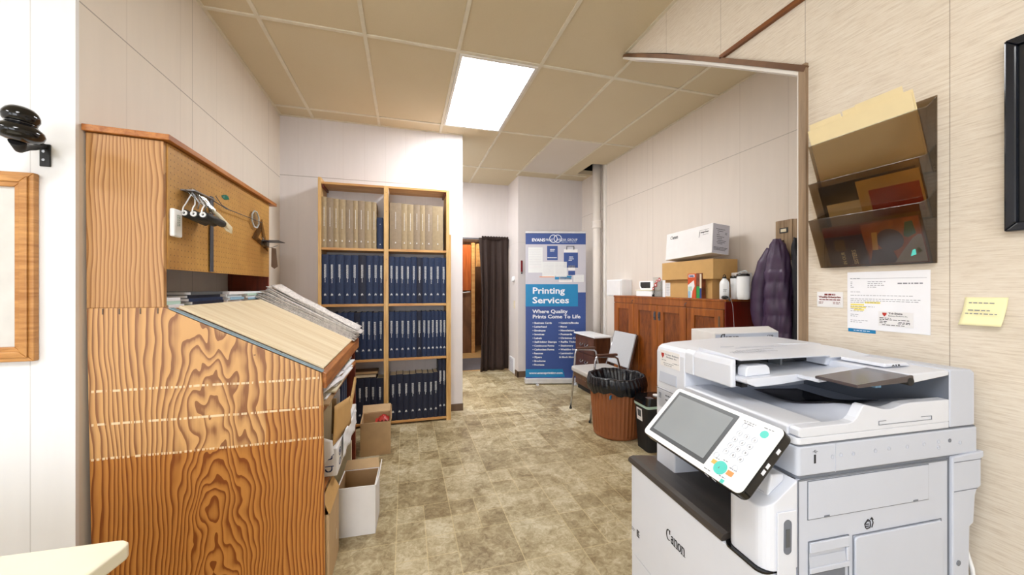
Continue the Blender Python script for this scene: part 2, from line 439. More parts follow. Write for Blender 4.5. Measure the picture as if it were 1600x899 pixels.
def lines(mb, mat, rows, h=.0012, depth=.0004, seedv=0):
    """printed lines of small type too fine to read: rows of (x0, x1, y)"""
    r = random.Random(seedv); old = mb.X; mb.X = old @ mat
    for x0, x1, y in rows:
        x = x0
        while x < x1:
            wd = min(r.uniform(.004, .011), x1-x)
            if wd > .001: mb.box(x, x+wd, y-h/2, y+h/2, 0, depth)
            x += wd+.0025
    mb.X = old; return mb

CH = 2.982
# ------------------------------------------------------------------ room shell
struct(box(-4.3, 2.7, -3.1, 5.9, -.1, 0).build('floor', 'vinyl_floor'))
struct(box(-.3, 2.7, 5.9, 8.6, -.1, -.001).build('floor_back', 'tan_floor'))
# ceiling with the gap at the pipe
cb = MB()
hx0, hx1, hy0, hy1 = 2.40, 2.70, 4.50, 4.96
cb.box(-4.3, hx0, -3.1, 6.0, CH, CH+.06).box(hx0, 2.7, -3.1, hy0, CH, CH+.06).box(hx0, 2.7, hy1, 6.0, CH, CH+.06)
ceil = struct(cb.build('ceiling', 'ceiling_tile'))
hv = MB(); hv.box(hx0-.02, 2.72, hy0-.02, hy1+.02, CH+.25, CH+.27).box(hx0-.02, hx0, hy0, hy1, CH+.06, CH+.25).box(hx0, 2.7, hy0-.02, hy0, CH+.06, CH+.25).box(hx0, 2.7, hy1, hy1+.02, CH+.06, CH+.25)
struct(hv.build('ceiling_void', 'dark_void'))
GX = [-1.474+.6096*i for i in range(-4, 8)]; GY = [2.6105+1.2192*j for j in range(-4, 4)]
gb = MB()
for gx in GX:
    y0, y1 = (1.75, 4.04) if False else (-3, 5.9)
    if gx < -1.15: y0, y1 = -3, 1.74
    elif gx < .595: y0, y1 = -3, 5.84
    elif gx < 1.5: y0, y1 = -3, 5.9
    elif gx < 1.61: y0, y1 = 2.3, 5.27
    else: y0, y1 = .6, 5.27
    if gx > 2.4: y1 = 4.5
    if gx < 2.58: gb.box(gx-.012, gx+.012, y0, y1, CH-.008, CH+.002)
for gy in GY:
    x0, x1 = -1.15, 2.59
    if gy < 1.75: x0, x1 = -4.2, 1.5
    if gy > 5.3: x1 = 1.6
    gb.box(x0, x1, gy-.012, gy+.012, CH-.0078, CH+.002)
# edge angle
for b in ((-1.155, -1.135, 1.75, 4.04), (-1.15, .595, 4.025, 4.045), (2.58, 2.6, .6, 4.5), (1.48, 1.5, -3, 2.3)): gb.box(*b, CH-.006, CH+.002)
struct(gb.build('ceiling_grid', 'ceiling_bar'))
tag(box(1.588, 2.170, 3.844, 5.036, CH-.004, CH+.001).build('ceiling_tile', 'pale_ceiling_tile'), 'one pale grey ceiling tile among the tan ones, near the pipe', 'ceiling tile')

struct(box(-1.255, -1.155, 1.76, 4.15, 0, CH).build('wall_left', 'wall_left_board'))
struct(box(-4.3, -1.155, 1.744, 1.76, 0, CH).build('wall_left_near', 'wall_near_board'))
struct(box(-1.17, .595, 4.045, 4.145, 0, CH).build('wall_back', 'wall_book_board'))
# return of the book wall towards the back room
struct(box(-1.25, -1.155, 4.145, 5.95, 0, CH).build('wall_hall', 'wall_plain_board'))
struct(MB().box(-1.155, .80, 5.85, 5.95, 0, CH).box(.80, 1.61, 5.85, 5.95, 2.07, CH).build('wall_rear', 'wall_plain_board'))
struct(box(1.60, 1.70, 5.29, 5.95, 0, CH).build('wall_chase', 'wall_plain_board'))
struct(box(1.70, 2.7, 5.29, 5.39, 0, CH).build('wall_end', 'wall_plain_board'))
struct(MB().box(2.6, 2.7, .2, 4.53, 0, CH).box(2.64, 2.7, 4.53, 5.29, 0, CH+.25).build('wall_right', 'wall_right_board'))
struct(box(2.575, 2.6, 4.48, 4.53, 0, CH).build('trim_1', 'trim_white'))
# near right wall with its slanted opening
wp = [(-3.0, 0), (1.09, 0), (1.09, 2.185), (1.50, 2.468), (1.90, 2.735), (2.31, CH), (-3.0, CH)]
struct(MB().prism(wp, 1.5, 1.6, 'x').build('wall_right_near', 'grasscloth'))
# casing round the opening: jamb then the slightly bowed slanted head
struct(MB().box(1.486, 1.606, 1.078, 1.106, 0, 2.20).build('trim_2', 'jamb_brown'))
struct(MB().box(1.496, 1.610, 1.106, 1.118, 0, 2.19).build('trim_3', 'trim_white'))
hp = [(1.080, 2.178)]+[(1.09+(2.335-1.09)*k/10, 2.185+(CH-2.185)*k/10+.012*math.sin(PI*k/10)) for k in range(11)]
nrm = Vector((.797, -1.245)).normalized()
def strip_poly(a, b): return [(y+nrm.x*a, z+nrm.y*a) for y, z in hp]+[(y+nrm.x*b, z+nrm.y*b) for y, z in hp[::-1]]
struct(MB().prism([(y, min(z, CH-.002)) for y, z in strip_poly(-.010, .012)], 1.484, 1.612, 'x').build('trim_4', 'trim_brown'))
struct(MB().prism([(y, min(z, CH-.003)) for y, z in strip_poly(.0125, .026)], 1.490, 1.606, 'x').build('trim_5', 'trim_white'))
struct(box(1.484, 1.5, -1.2, 1.49, 2.452, 2.472).build('trim_6', 'rust_strip'))
# front wall behind the camera with shop windows
fw = MB(); fw.box(-4.3, -4.0, -3.2, -3.1, 0, CH).box(-2.4, -1.9, -3.2, -3.1, 0, CH).box(.1, 1.6, -3.2, -3.1, 0, CH)
fw.box(-4.0, -2.4, -3.2, -3.1, 0, .6).box(-1.9, .1, -3.2, -3.1, 0, .6).box(-4.0, -2.4, -3.2, -3.1, 2.6, CH).box(-1.9, .1, -3.2, -3.1, 2.6, CH)
struct(fw.build('wall_front', 'wall_near_board'))
for i, (a, b) in enumerate(((-4.0, -2.4), (-1.9, .1))):
    f = MB().box(a, a+.05, -3.18, -3.12, .6, 2.6).box(b-.05, b, -3.18, -3.12, .6, 2.6).box(a+.05, b-.05, -3.18, -3.12, .6, .65).box(a+.05, b-.05, -3.18, -3.12, 2.55, 2.6).build('window_%d' % (i+1), 'steel'); struct(f)
    box(a+.05, b-.05, -3.155, -3.145, .65, 2.55).build('pane', 'window_glass', f)
struct(box(-4.4, -4.3, -3.2, 1.76, 0, CH).build('wall_far_left', 'wall_near_board'))
# baseboards
struct(box(.44, .60, 4.033, 4.045, 0, .075).build('baseboard_back', 'base_brown'))
struct(MB().box(1.588, 1.6, 5.278, 5.42, 0, .09).box(1.588, 2.60, 5.278, 5.29, 0, .09).build('baseboard_end', 'base_brown'))
struct(box(1.49, 1.5, -3, 1.07, 0, .09).build('baseboard_right', 'base_brown'))
# room beyond the curtain
struct(box(-.4, 2.7, 8.5, 8.6, 0, CH).build('wall_beyond', 'brown_paneling'))
struct(box(-.4, -.3, 5.95, 8.5, 0, CH).build('wall_beyond_left', 'brown_paneling'))
struct(box(1.72, 1.80, 5.95, 8.5, 0, CH).build('wall_beyond_right', 'brown_paneling'))
struct(box(-.4, 1.8, 5.95, 8.6, CH-.3, CH-.24).build('ceiling_beyond', 'ceiling_tile'))
struct(MB().box(.76, .80, 5.82, 5.96, 0, 2.11).box(.80, 1.62, 5.82, 5.96, 2.05, 2.09).build('door_frame_1', 'trim_brown'))

# ------------------------------------------------------------------ ceiling lights
def troffer(x, y, label):
    t = thing('ceiling_light', label, 'light', (x, y, CH-.012), 0)
    a, b = .2915, .5965
    f = MB().box(-a, a, -b, -b+.022, -.004, .010).box(-a, a, b-.022, b, -.004, .010).box(-a, -a+.022, -b+.022, b-.022, -.004, .010).box(a-.022, a, -b+.022, b-.022, -.004, .010)
    f.build('frame', 'trim_white', t, world=False)
    MB().box(-a+.022, a-.022, -b+.022, b-.022, .000, .006).build('diffuser', 'lit_diffuser', t, world=False)
troffer(.6597, 3.2201, 'lit fluorescent ceiling light over the middle of the room')
troffer(-.5595, -.4375, 'added fluorescent ceiling light behind the camera, out of view')  # unseen lamp, added to light the front of the room
troffer(-2.9979, -.4375, 'added fluorescent ceiling light at the far left, behind the camera, out of view')  # second unseen lamp added for the front of the room
troffer(.05, 5.0, 'added fluorescent ceiling light hidden behind the bookcase wall')  # added lamp, hidden from view, brightens the back hall
t = thing('ceiling_light', 'round ceiling lamp added out of view in the room beyond the brown curtain', 'light', (1.0, 7.0, CH-.3))  # unseen lamp added to light the orange door and its room
MB().lathe([(.0, -.06), (.13, -.05), (.16, 0)], 24).build('diffuser', 'lamp_glass', t, world=False)
MB().lathe([(.165, -.012), (.175, -.012), (.175, 0), (.165, 0)], 24, cap=False).build('frame', 'trim_white', t, world=False)

# ------------------------------------------------------------------ drafting desk with pegboard hutch
desk = thing('drafting_desk', 'tall plywood drafting desk with sloped top and pegboard hutch against left wall', 'desk', (-.75, 1.78, 0))
low = [(-1.128, 0), (-.335, 0), (-.345, .90), (-.352, .962), (-.893, 1.243), (-.909, 1.252), (-1.147, 1.252)]
MB().prism(low, 1.78, 1.80, 'y').build('side_panel', 'desk_plywood', desk, bevel=.002)
part_label(MB().prism([(-1.147, 1.2525), (-.909, 1.2525), (-.911, 1.903), (-1.150, 1.912)], 1.78, 1.80, 'y').build('upper_side_panel', 'hutch_board', desk, bevel=.002), 'pale fine grained side board of the hutch')
part_label(MB().box(-1.150, -.912, 2.945, 2.963, 1.0, 1.903).build('upper_side_panel', 'red_wood', desk), 'dark red far side board')
MB().prism([(-1.10, 0), (-.35, 0), (-.36, .93), (-.905, 1.215), (-1.10, 1.0)], 2.955, 2.975, 'y').build('side_panel', 'red_wood', desk)
MB().prism([(-1.153, 1.914), (-.884, 1.905), (-.884, 1.927), (-1.153, 1.938)], 1.765, 3.03, 'y').build('top_board', 'apron_wood', desk, bevel=.002)
MB().box(-.915, -.906, 1.801, 2.944, 1.403, 1.902).build('pegboard', 'pegboard', desk)
MB().box(-1.150, -.905, 1.801, 2.944, 1.218, 1.246).build('shelf', 'pine_flat', desk)
# sloping bed, apron and drawing board
sx, sz = (-.352+.893), (.962-1.243)
def slope(x, off=0): return 1.243+(x+.893)*sz/sx+off
MB().prism([(-.893, 1.215), (-.36, .935), (-.36, .955), (-.893, 1.240)], 1.801, 2.955, 'y').build('bed', 'pine_flat', desk)
MB().prism([(-.358, .888), (-.333, .888), (-.333, .952), (-.358, .967)], 1.801, 2.98, 'y').build('apron', 'apron_wood', desk, bevel=.003)
part_label(MB().prism([(-.893, 1.246), (-.345, .963), (-.345, .967), (-.893, 1.250)], 1.781, 1.812, 'y').build('edge_strip', 'grey_blue_edge', desk), 'grey blue edge strip')
part_label(MB().prism([(-.885, 1.246), (-.350, .967), (-.346, .977), (-.881, 1.256)], 1.826, 2.955, 'y').build('drawing_surface', 'drawing_board', desk, bevel=.002), 'pale smooth drawing board')
MB().box(-1.10, -.352, 1.801, 2.955, .772, .792).build('shelf', 'apron_wood', desk)
MB().box(-1.10, -.36, 1.801, 2.955, .385, .405).build('shelf', 'apron_wood', desk)
MB().box(-.38, -.352, 1.80, 1.84, .735, .77).build('cleat', 'pine_flat', desk)
MB().box(-1.115, -1.10, 1.801, 2.955, .0, 1.0).build('back_panel', 'red_wood', desk)
MB().box(-.40, -.352, 2.925, 2.954, .0, .771).build('post', 'red_wood', desk)
MB().quad((-.352, 2.45, .485), (-.352, 2.50, .46), (-.352, 2.90, .655), (-.352, 2.88, .69), .012).build('brace', 'pine', desk)
# staples and nail heads
nb = MB()
for x in (-1.10, -1.05, -.985, -.93): nb.box(x, x+.004, 1.778, 1.7802, 1.228, 1.25)
for x, z in ((-.60, 1.05), (-.50, 1.055)): nb.lathe([(.004, 0), (.004, .002)], 10, (x, 1.779, z))
nb.build('staple', 'base_brown', desk)

# things on the pegboard
PX = -.906
t = thing('plastic_box', 'small white plastic box hanging at the left end of pegboard', 'plastic box', (PX, 1.84, 1.59))
MB().box(PX, PX+.018, 1.806, 1.866, 1.535, 1.648).build('case', 'panel_white', t, bevel=.006)
q = MB().at(FR((PX+.0185, 1.83, 1.625), (0, 0, -1), (0, 1, 0)))
lines(q, Matrix(), [(0, .05, 0), (.0, .045, .012)], .003, seedv=3); q.build('printing', 'dark_green', t)
t = thing('hook_rack', 'metal pegboard bracket holding black rolls with white cords', 'rack', (PX, 1.98, 1.66))
q = MB()
for y in (1.90, 1.955, 2.02): q.tube([(PX, y, 1.74), (PX+.03, y, 1.745), (PX+.06, y, 1.69), (PX+.055, y, 1.665)], .0022, 6)
q.box(PX, PX+.05, 1.885, 2.06, 1.738, 1.743); q.build('bracket', 'steel', t)
for i, x in enumerate((PX+.022, PX+.055, PX+.088)):
    r_ = thing('cord_roll', 'black roll with white eyelet under the hook rack, %s from the pegboard' % ORD[i], 'roll', (x, 1.87, 1.632), 0, 'black rolls on the pegboard')
    z = 1.640-i*.002
    MB().tube([(x, 1.868, z), (x, 1.93, z-.004), (x+.004, 2.03, z-.012)], [.0155, .0163, .016], 20).build('roll', 'matte_black', r_)
    MB().at(FR((x, 1.8665, z), (1, 0, 0), (0, 0, 1))).lathe([(.0045, -.001), (.0115, -.001), (.0115, .003), (.0045, .003), (.0045, -.001)], 20, cap=False).build('eyelet', 'panel_white', r_)
    MB().tube([(x, 1.860, z), (x, 1.856, z+.012), (x-.004, 1.87, z+.026), (x-.01, 1.90, z+.045), (PX+.03, 1.91+.02*i, 1.735)], .0025, 8).build('cord', 'panel_white', r_)
q = MB(); r_ = random.Random(4)
for k in range(7):
    y = 1.90+k*.016; q.tube([(PX+.02, y-.02, 1.742+r_.uniform(-.005, .012)), (PX+.045, y+r_.uniform(-.01, .02), 1.71), (PX+.07, y+.02+r_.uniform(-.015, .015), 1.68), (PX+.06, y+.05, 1.665)], .0022, 6)
q.grid(lambda u, v: (PX+.03+.05*u+.006*math.sin(9*v), 1.90+.07*v+.05*u+.004*math.sin(14*u), 1.755-.085*u), 8, 6)
tag(q.build('plastic_bag', 'clear_plastic', solid=.001), 'crumpled clear plastic bundle hanging above the black rolls', 'plastic bundle')
tag(MB().tube([(PX+.05, 1.97, 1.70), (PX+.08, 2.01, 1.665), (PX+.115, 2.05, 1.61), (PX+.115, 2.06, 1.59), (PX+.10, 2.055, 1.60), (PX+.07, 2.02, 1.66)], [.004, .008, .009, .007, .006, .004], 10).build('brush', 'paper_cream'), 'cream handled tool hanging down at right of the black rolls', 'tool')
t = thing('steel_ruler', 'long grey steel ruler hanging in the middle of the pegboard', 'ruler', (PX+.01, 2.13, 1.41))
MB().box(PX+.004, PX+.010, 2.118, 2.146, 1.405, 1.77).build('blade', 'dark_steel', t, bevel=.002)
MB().box(PX, PX+.004, 2.128, 2.136, 1.74, 1.76).build('hook', 'steel', t)
q = MB()
q.at(FR((PX+.03, 2.215, 1.785), (1, .5, -.5), (0, 0, 1)))
q.grid(lambda u, v: (.035*(u-.5), .014*math.sin(PI*u)*(v-.5)*2, .006*math.sin(PI*u)), 10, 4)
tag(q.build('clip', 'dark_green', solid=.004), 'dark green plastic clip above the long steel ruler', 'clip')
tag(MB().tube([(PX+.012, 2.14, 1.75), (PX+.02, 2.25, 1.735), (PX+.02, 2.35, 1.738), (PX+.02, 2.62, 1.744), (PX+.02, 2.75, 1.745)], .0022, 6).tube([(PX+.02, 2.14, 1.775), (PX+.02, 2.20, 1.745), (PX+.02, 2.30, 1.735)], .0018, 6).build('wire_rod', 'dark_steel'), 'thin wire rod running sideways across the pegboard', 'rod')
def ring(pts, inner, x0, x1, name, mat, parent=None):
    mb = MB(); n = len(pts)
    for a in range(n):
        b = (a+1) % n; mb.prism([pts[a], pts[b], inner[b], inner[a]], x0, x1, 'x')
    return mb.build(name, mat, parent)
cy, cz = 2.66, 1.752
octp = [(cy+.062*math.cos(PI/8+k*PI/4), cz+.056*math.sin(PI/8+k*PI/4)) for k in range(8)]
o8 = tag(MB().prism(octp, PX+.012, PX+.016, 'x').build('template', 'clear_plastic'), 'clear octagonal drawing template at the end of the rod', 'drawing template')
ring(octp, [(cy+(a-cy)*.88, cz+(b-cz)*.88) for a, b in octp], PX+.011, PX+.017, 'rim', 'plastic_clear_grey', o8)
tri = [(2.63, 1.635), (2.90, 1.575), (2.79, 1.775)]; c0 = (2.775, 1.655)
ring(tri, [(c0[0]+(a-c0[0])*.36, c0[1]+(b-c0[1])*.36) for a, b in tri], PX+.004, PX+.008, 'set_square', 'smoke_plastic')
tag(bpy.data.objects['set_square'], 'smoky triangular set square near the right end of the pegboard', 'set square')
t = thing('metal_shelf', 'small metal plate shelf sticking out at right end of pegboard', 'shelf', (PX+.03, 2.86, 1.635))
MB().box(PX, PX+.10, 2.80, 2.935, 1.638, 1.642).build('plate', 'dark_steel', t)
MB().box(PX, PX+.004, 2.80, 2.935, 1.612, 1.638).tube([(PX, 2.80, 1.66), (PX+.012, 2.80, 1.65), (PX+.012, 2.80, 1.635)], .002, 6).build('bracket', 'steel', t)
t = thing('hanging_tag', 'brown card tags hanging from hook at lower right of pegboard', 'tag', (PX+.06, 2.82, 1.47))
MB().tube([(PX, 2.86, 1.60), (PX+.05, 2.84, 1.598), (PX+.085, 2.83, 1.61)], .002, 6).build('hook', 'steel', t)
MB().prism([(PX+.05, 1.595), (PX+.075, 1.59), (PX+.085, 1.47), (PX+.065, 1.455), (PX+.048, 1.47)], 2.828, 2.834, 'y').build('card', 'base_brown', t)

# papers and booklets on the hutch shelf
def booklet(x0, x1, y0, y1, z, th, cover, label, group, rot=0, name='booklet', flat=False):
    t = thing(name, label, 'booklet' if name == 'booklet' else 'paper', ((x0+x1)/2, (y0+y1)/2, z), rot, group)
    a, b = (x1-x0)/2, (y1-y0)/2; e = min(.0012, th/4)
    if flat:
        MB().box(-a, a, -b, b, 0, th).build('sheets', cover, t, world=False, bevel=.0008); return t
    MB().box(-a, a, -b, b, 0, e).box(-a, a, -b, b, th-e, th).box(a-.0015, a, -b, b, e, th-e).build('cover', cover, t, world=False)
    MB().box(-a+e, a-.0018, -b+.002, b-.002, e, th-e).build('pages', 'paper_white', t, world=False)
    return t
rr = random.Random(11)
def pile(y0, y1, n, th, cover, desc, grp, flat=False, x0=-1.13, x1=-.915, wob=.006, z=1.246, spread=.012):
    for i in range(n):
        d = rr.uniform(-spread, spread); c = cover[i % len(cover)]
        pos = 'lowest' if i == 0 else ('topmost' if i == n-1 else ORD[i]+' from the bottom')
        booklet(x0+rr.uniform(0, .012), x1+rr.uniform(-.012, .006), y0+d, y1+d, z, th*.97, c, (desc % pos if '%' in desc else desc), grp, rr.uniform(-wob, wob)*4, flat=flat)
        z += th
    return z
zt = pile(1.815, 1.925, 3, .014, ['paper_white', 'pale_green', 'paper_white'], 'white paper pad in leftmost hutch pile, %s', 'paper pads at the left end of the hutch shelf', flat=True, spread=.004)
pile(1.975, 2.30, 1, .006, ['note_yellow'], 'yellow cream folder under the navy booklets on hutch shelf', 'folders on the hutch shelf', flat=True)
pile(1.99, 2.29, 4, .0145, ['dark_navy_book', 'navy_book', 'dark_navy_book', 'bezel_grey'], 'dark navy booklet in the hutch shelf pile, %s', 'navy booklets on the hutch shelf', z=1.2525, spread=.008)
pile(2.35, 2.535, 4, .0155, ['paper_white', 'light_blue', 'banner_card'], 'pale booklet in the pile beside the navy ones, %s', 'pale booklets on the hutch shelf')
pile(2.59, 2.90, 5, .012, ['paper_white', 'light_blue', 'paper_white', 'pale_green'], 'white and pale blue paper at hutch shelf right end, %s', 'papers at the right end of the hutch shelf')

# newspapers sliding down the slope
slen = math.hypot(sx, sz); ang = math.atan2(sz, sx)
def newspaper(i, n):
    r = random.Random(50+i); off = .003+i*.0062; y0 = 2.712+i*.0055+r.uniform(-.006, .006); wd = .225-i*.004
    s0 = -.03+r.uniform(-.02, .02)+i*.003; s1 = slen+r.uniform(-.012, .03); lift = .0016*i; ph = r.uniform(0, 6)
    def fn(u, v):
        s = s0+(s1-s0)*u
        h = off+.013+lift*(math.cos(u*PI)*.8+1)+.004*math.sin(5*u+ph)*(i/n)+.03*(i/n)*max(0, .25-u)*1.6
        h += (v*.012 if i > n*.5 else 0)*math.sin(3*u+ph)**2
        x = -.893+s*math.cos(ang)-h*math.sin(ang)*1; z = 1.243+s*math.sin(ang)+h*math.cos(ang)
        return (x, y0+wd*v+.010*math.sin(4*u+ph)*(i/n)+.0*u, z)
    o = MB().grid(fn, 18, 4).build('newspaper', 'newsprint', solid=.0038)
    tag(o, 'folded grey newspaper in the heap on the sloped desk, %s' % ('topmost' if i == n-1 else 'lowest' if i == 0 else ORD[i]+' from the bottom'), 'newspaper', 'newspapers heaped on the sloped desk top')

for i in range(11): newspaper(i, 11)

# things on the shelves under the slope
def sheet(corners, t, mat, label, cat, group=None, name='paper_sheet', curl=.01, seed=0):
    a, b, c, d = map(Vector, corners); nn = (b-a).cross(d-a).normalized()
    o = MB().grid(lambda u, v: tuple((a*(1-u)+b*u)*(1-v)+(d*(1-u)+c*u)*v+nn*curl*math.sin(PI*(u*.9+.1*v+seed*.3))*math.sin(PI*(v*.8+.1))), 8, 6).build(name, mat, solid=t)
    return tag(o, label, cat, group)
zz = .793
for i in range(7):
    m = ['cardboard_dark', 'paper_white', 'paper_cream', 'paper_white', 'paper_white', 'cardboard_dark', 'paper_white'][i]
    yv = 1.85+i*.085
    booklet(-.72, -.352+[.012, .0, .02, .01, .03, .005, .02][i], yv, yv+.33, zz, .008, m, 'loose paper sheaf on the shelf under the slope, %s' % ('lowest' if i == 0 else 'topmost' if i == 6 else ORD[i]+' from the bottom'), 'paper sheaves under the slope', rr.uniform(-.06, .06), flat=True); zz += .0085
sheet([(-.36, 1.86, .845), (-.32, 2.20, .842), (-.56, 2.42, .89), (-.62, 1.95, .885)], .002, 'paper_white', 'curled white sheet lying on top of the papers under slope, nearest', 'paper', seed=1, curl=.015)
sheet([(-.345, 2.18, .85), (-.325, 2.62, .83), (-.55, 2.70, .885), (-.6, 2.28, .885)], .002, 'paper_white', 'curled white sheet lying on the papers under slope, farther one', 'paper', seed=2, curl=.012)
t = thing('green_box', 'bright green box among the papers under the sloped top', 'box', (-.42, 2.62, .853))
MB().box(-.50, -.365, 2.52, 2.70, .857, .925).build('body', 'green', t, bevel=.004)
MB().box(-.498, -.367, 2.702, 2.86, .835, .915).build('stack', 'paper_white', t)
# middle bay: folders standing, boards leaning
def board(y, x0, x1, z0, h, mat, label, group=None, lean=0, th=.006, name='folder'):
    o = MB().prism([(x0, z0), (x1, z0), (x1+lean, z0+h), (x0+lean, z0+h)], y, y+th, 'y').build(name, mat, bevel=.001)
    return tag(o, label, 'folder', group)
board(2.08, -.62, -.362, .5415, .215, 'paper_cream', 'tall cream folder standing in the middle bay of desk', 'folders standing in the desk')
board(2.20, -.62, -.358, .5415, .19, 'cardboard', 'brown card folder standing behind the tall cream one', 'folders standing in the desk')
board(2.32, -.62, -.36, .5415, .21, 'paper_white', 'white folder standing in the middle bay beside the navy binders', 'folders standing in the desk')
for i in range(3):
    y = 2.48+i*.078
    t = thing('binder', 'dark blue binder standing in the desk bay, %s from the left' % ORD[i], 'binder', (-.5, y, .5415), 0, 'blue binders in the desk')
    MB().box(-.63, -.375, y, y+.003, .5415, .75).box(-.63, -.375, y+.055, y+.058, .5415, .75).box(-.378, -.375, y+.003, y+.055, .5415, .75).build('cover', 'navy_book', t, bevel=.001)
    MB().box(-.62, -.39, y+.006, y+.052, .545, .735).build('pages', 'paper_white', t)
sheet([(-.345, 2.02, .545), (-.305, 2.34, .545), (-.315, 2.38, .69), (-.352, 2.10, .72)], .003, 'cardboard_tan', 'large tan sheet of card leaning out of the desk', 'card', name='card_sheet', curl=.008)
sheet([(-.44, 1.90, .43), (-.325, 1.93, .545), (-.335, 1.95, .60), (-.44, 1.90, .66)], .002, 'white_card', 'white sheet of card leaning out of the desk beside the plywood', 'card', name='card_sheet', curl=.006, seed=3)
tag(box(-.50, -.362, 2.80, 2.83, 0, .26).build('paper_folder', 'paper_cream', bevel=.001), 'cream folder standing on the floor inside the far end of desk', 'folder')
def carton_base(mb, x0, x1, y0, y1, z0, z1, th=.005):
    mb.box(x0, x1, y0, y1, z0, z0+th).box(x0, x0+th, y0, y1, z0+th, z1).box(x1-th, x1, y0, y1, z0+th, z1).box(x0+th, x1-th, y0, y0+th, z0+th, z1).box(x0+th, x1-th, y1-th, y1, z0+th, z1); return mb
# blue-printed white paper sack box on the low carton
t = thing('mailing_box', 'white mailing box with blue printed marks stuffed in the desk opening', 'box', (-.42, 2.0, .40))
MB().box(-.66, -.3225, 2.0, 2.74, .4055, .5395).build('body', 'white_card', t, bevel=.004)
q = MB(); q.grid(lambda u, v: (-.312+.006*math.sin(17*u)*math.cos(11*v), 2.12+.5*u, .44+.12*v-.02*u+.006*math.sin(9*u)), 16, 8)
tag(q.build('wrapper', 'paper_white', solid=.001), 'crumpled white wrapper beside the mailing box in the desk', 'wrapper')
X = FR((-.43, 1.9995, .4055), (1, 0, 0), (0, 0, 1)); mk = MB()
mk.pen(X, [arc(.070, .036, .014, .012, 180, 360), [(.084, .036), (.084, .050)], [(.056, .05), (.09, .05)], arc(.035, .066, .012, .012, 0, 360)], .005, .004)
mk.pen(X, [arc(.072, .096, .014, .012, 180, 330), [(.084, .09), (.084, .106)], [(.05, .106), (.09, .106)], [(.012, .100), (.04, .104)]], .005, .004)
X = FR((-.3223, 2.03, .4055), (0, 1, 0), (0, 0, 1))
mk.pen(X, [arc(.05, .09, .022, .018, 0, 360), arc(.05, .09, .006, .006, 0, 360), arc(.05, .04, .020, .015, 0, 360)], .005, .005)
mk.build('printing', 'ink_blue', t)
# cartons in front of the desk
t = thing('carton', 'tall brown cardboard carton standing beside the plywood end of desk', 'carton', (-.43, 1.95, 0))
carton_base(MB(), -.56, -.325, 1.81, 2.065, 0, .325).build('body', 'cardboard', t, bevel=.001)
MB().quad((-.325, 1.815, .325), (-.325, 2.06, .325), (-.355, 2.06, .385), (-.355, 1.815, .39), .004).build('flap', 'cardboard_tan', t)
MB().box(-.3249, -.3243, 1.99, 2.0, .10, .15).build('tape', 'paper_cream', t)
def open_carton(name_lab, x0, x1, y0, y1, h0, outer, inner, rot=0, flap=None):
    t = thing('carton', name_lab, 'carton', ((x0+x1)/2, (y0+y1)/2, 0), rot)
    a, b = (x1-x0)/2, (y1-y0)/2
    carton_base(MB(), -a, a, -b, b, 0, h0).build('body', outer, t, world=False, bevel=.001)
    part_label(carton_base(MB(), -a+.0052, a-.0052, -b+.0052, b-.0052, .0055, h0-.003, .002).build('lining', inner, t, world=False), 'brown inside of the carton')
    if flap: flap(t, a, b, h0)
    return t
def fl1(t, a, b, h):
    part_label(MB().quad((-a, b, h), (a, b, h), (a-.01, b+.03, h+.045), (-a+.01, b+.03, h+.045), .004).build('flap', 'cardboard', t, world=False), 'brown raised flap')
    MB().quad((a, -b, h), (a, b, h), (a+.012, b-.01, h+.05), (a+.012, -b+.06, h+.03), .004).build('flap', 'white_card', t, world=False)
open_carton('open white carton with brown inside on floor before the desk', -.346, -.152, 2.15, 2.36, .262, 'white_card', 'cardboard_dark', -.04, fl1)
def fl2(t, a, b, h):
    MB().quad((-a, b, h), (a, b, h), (a, b+.05, h+.05), (-a, b+.05, h+.05), .004).build('flap', 'cardboard', t, world=False)
    MB().quad((a, -b, h), (a, b, h), (a+.004, b+.04, h+.045), (a+.004, -b, h+.02), .004).build('flap', 'cardboard', t, world=False)
open_carton('open brown carton on the floor in front of the bookcase', -.345, -.118, 3.14, 3.40, .262, 'cardboard', 'cardboard', .03, fl2)
q = MB(); q.grid(lambda u, v: (-.22+.09*u, 3.25+.09*v, .235+.035*math.sin(PI*u)*math.sin(PI*v)+.008*math.sin(20*u)*math.cos(17*v)), 10, 10)
q.box(-.24, -.14, 3.23, 3.35, .008, .225)
tag(q.build('red_cloth', 'red'), 'crumpled red cloth sticking up inside the brown carton', 'cloth')

# ------------------------------------------------------------------ bookcase
bc = thing('bookcase', 'tall pine bookcase full of bound volumes on back wall', 'bookcase', (-.17, 3.78, 0))
FY = 3.78; BY = 4.043
for n_, x0, x1, top in (('side', -.772, -.745, 2.345), ('side', .393, .424, 2.305)):
    MB().box(x0, x1, FY, BY, 0, top).build(n_, 'pine', bc, bevel=.002)
MB().box(.424, .440, FY, FY+.05, 0, 1.86).build('stile', 'pine', bc, bevel=.002)
MB().box(-.200, -.157, FY-.002, FY+.02, 0, 2.305).build('divider', 'pine', bc, bevel=.002)
MB().box(-.188, -.170, FY+.02, BY, 0, 2.285).build('divider', 'pine', bc)
SH = [(2.286, 2.306), (1.678, 1.700), (1.150, 1.174), (.622, .645), (.018, .040)]
for i, (a, b) in enumerate(SH):
    for x0, x1 in ((-.745, -.200), (-.157, .393)):
        MB().box(x0, x1, FY+.004, BY, a, b).build('shelf', 'pine_flat', bc, bevel=.0015)
MB().box(-.745, -.728, FY+.03, BY, 2.262, 2.285).box(.376, .393, FY+.03, BY, 2.262, 2.285).build('cleat', 'red_wood', bc)
nb = MB()
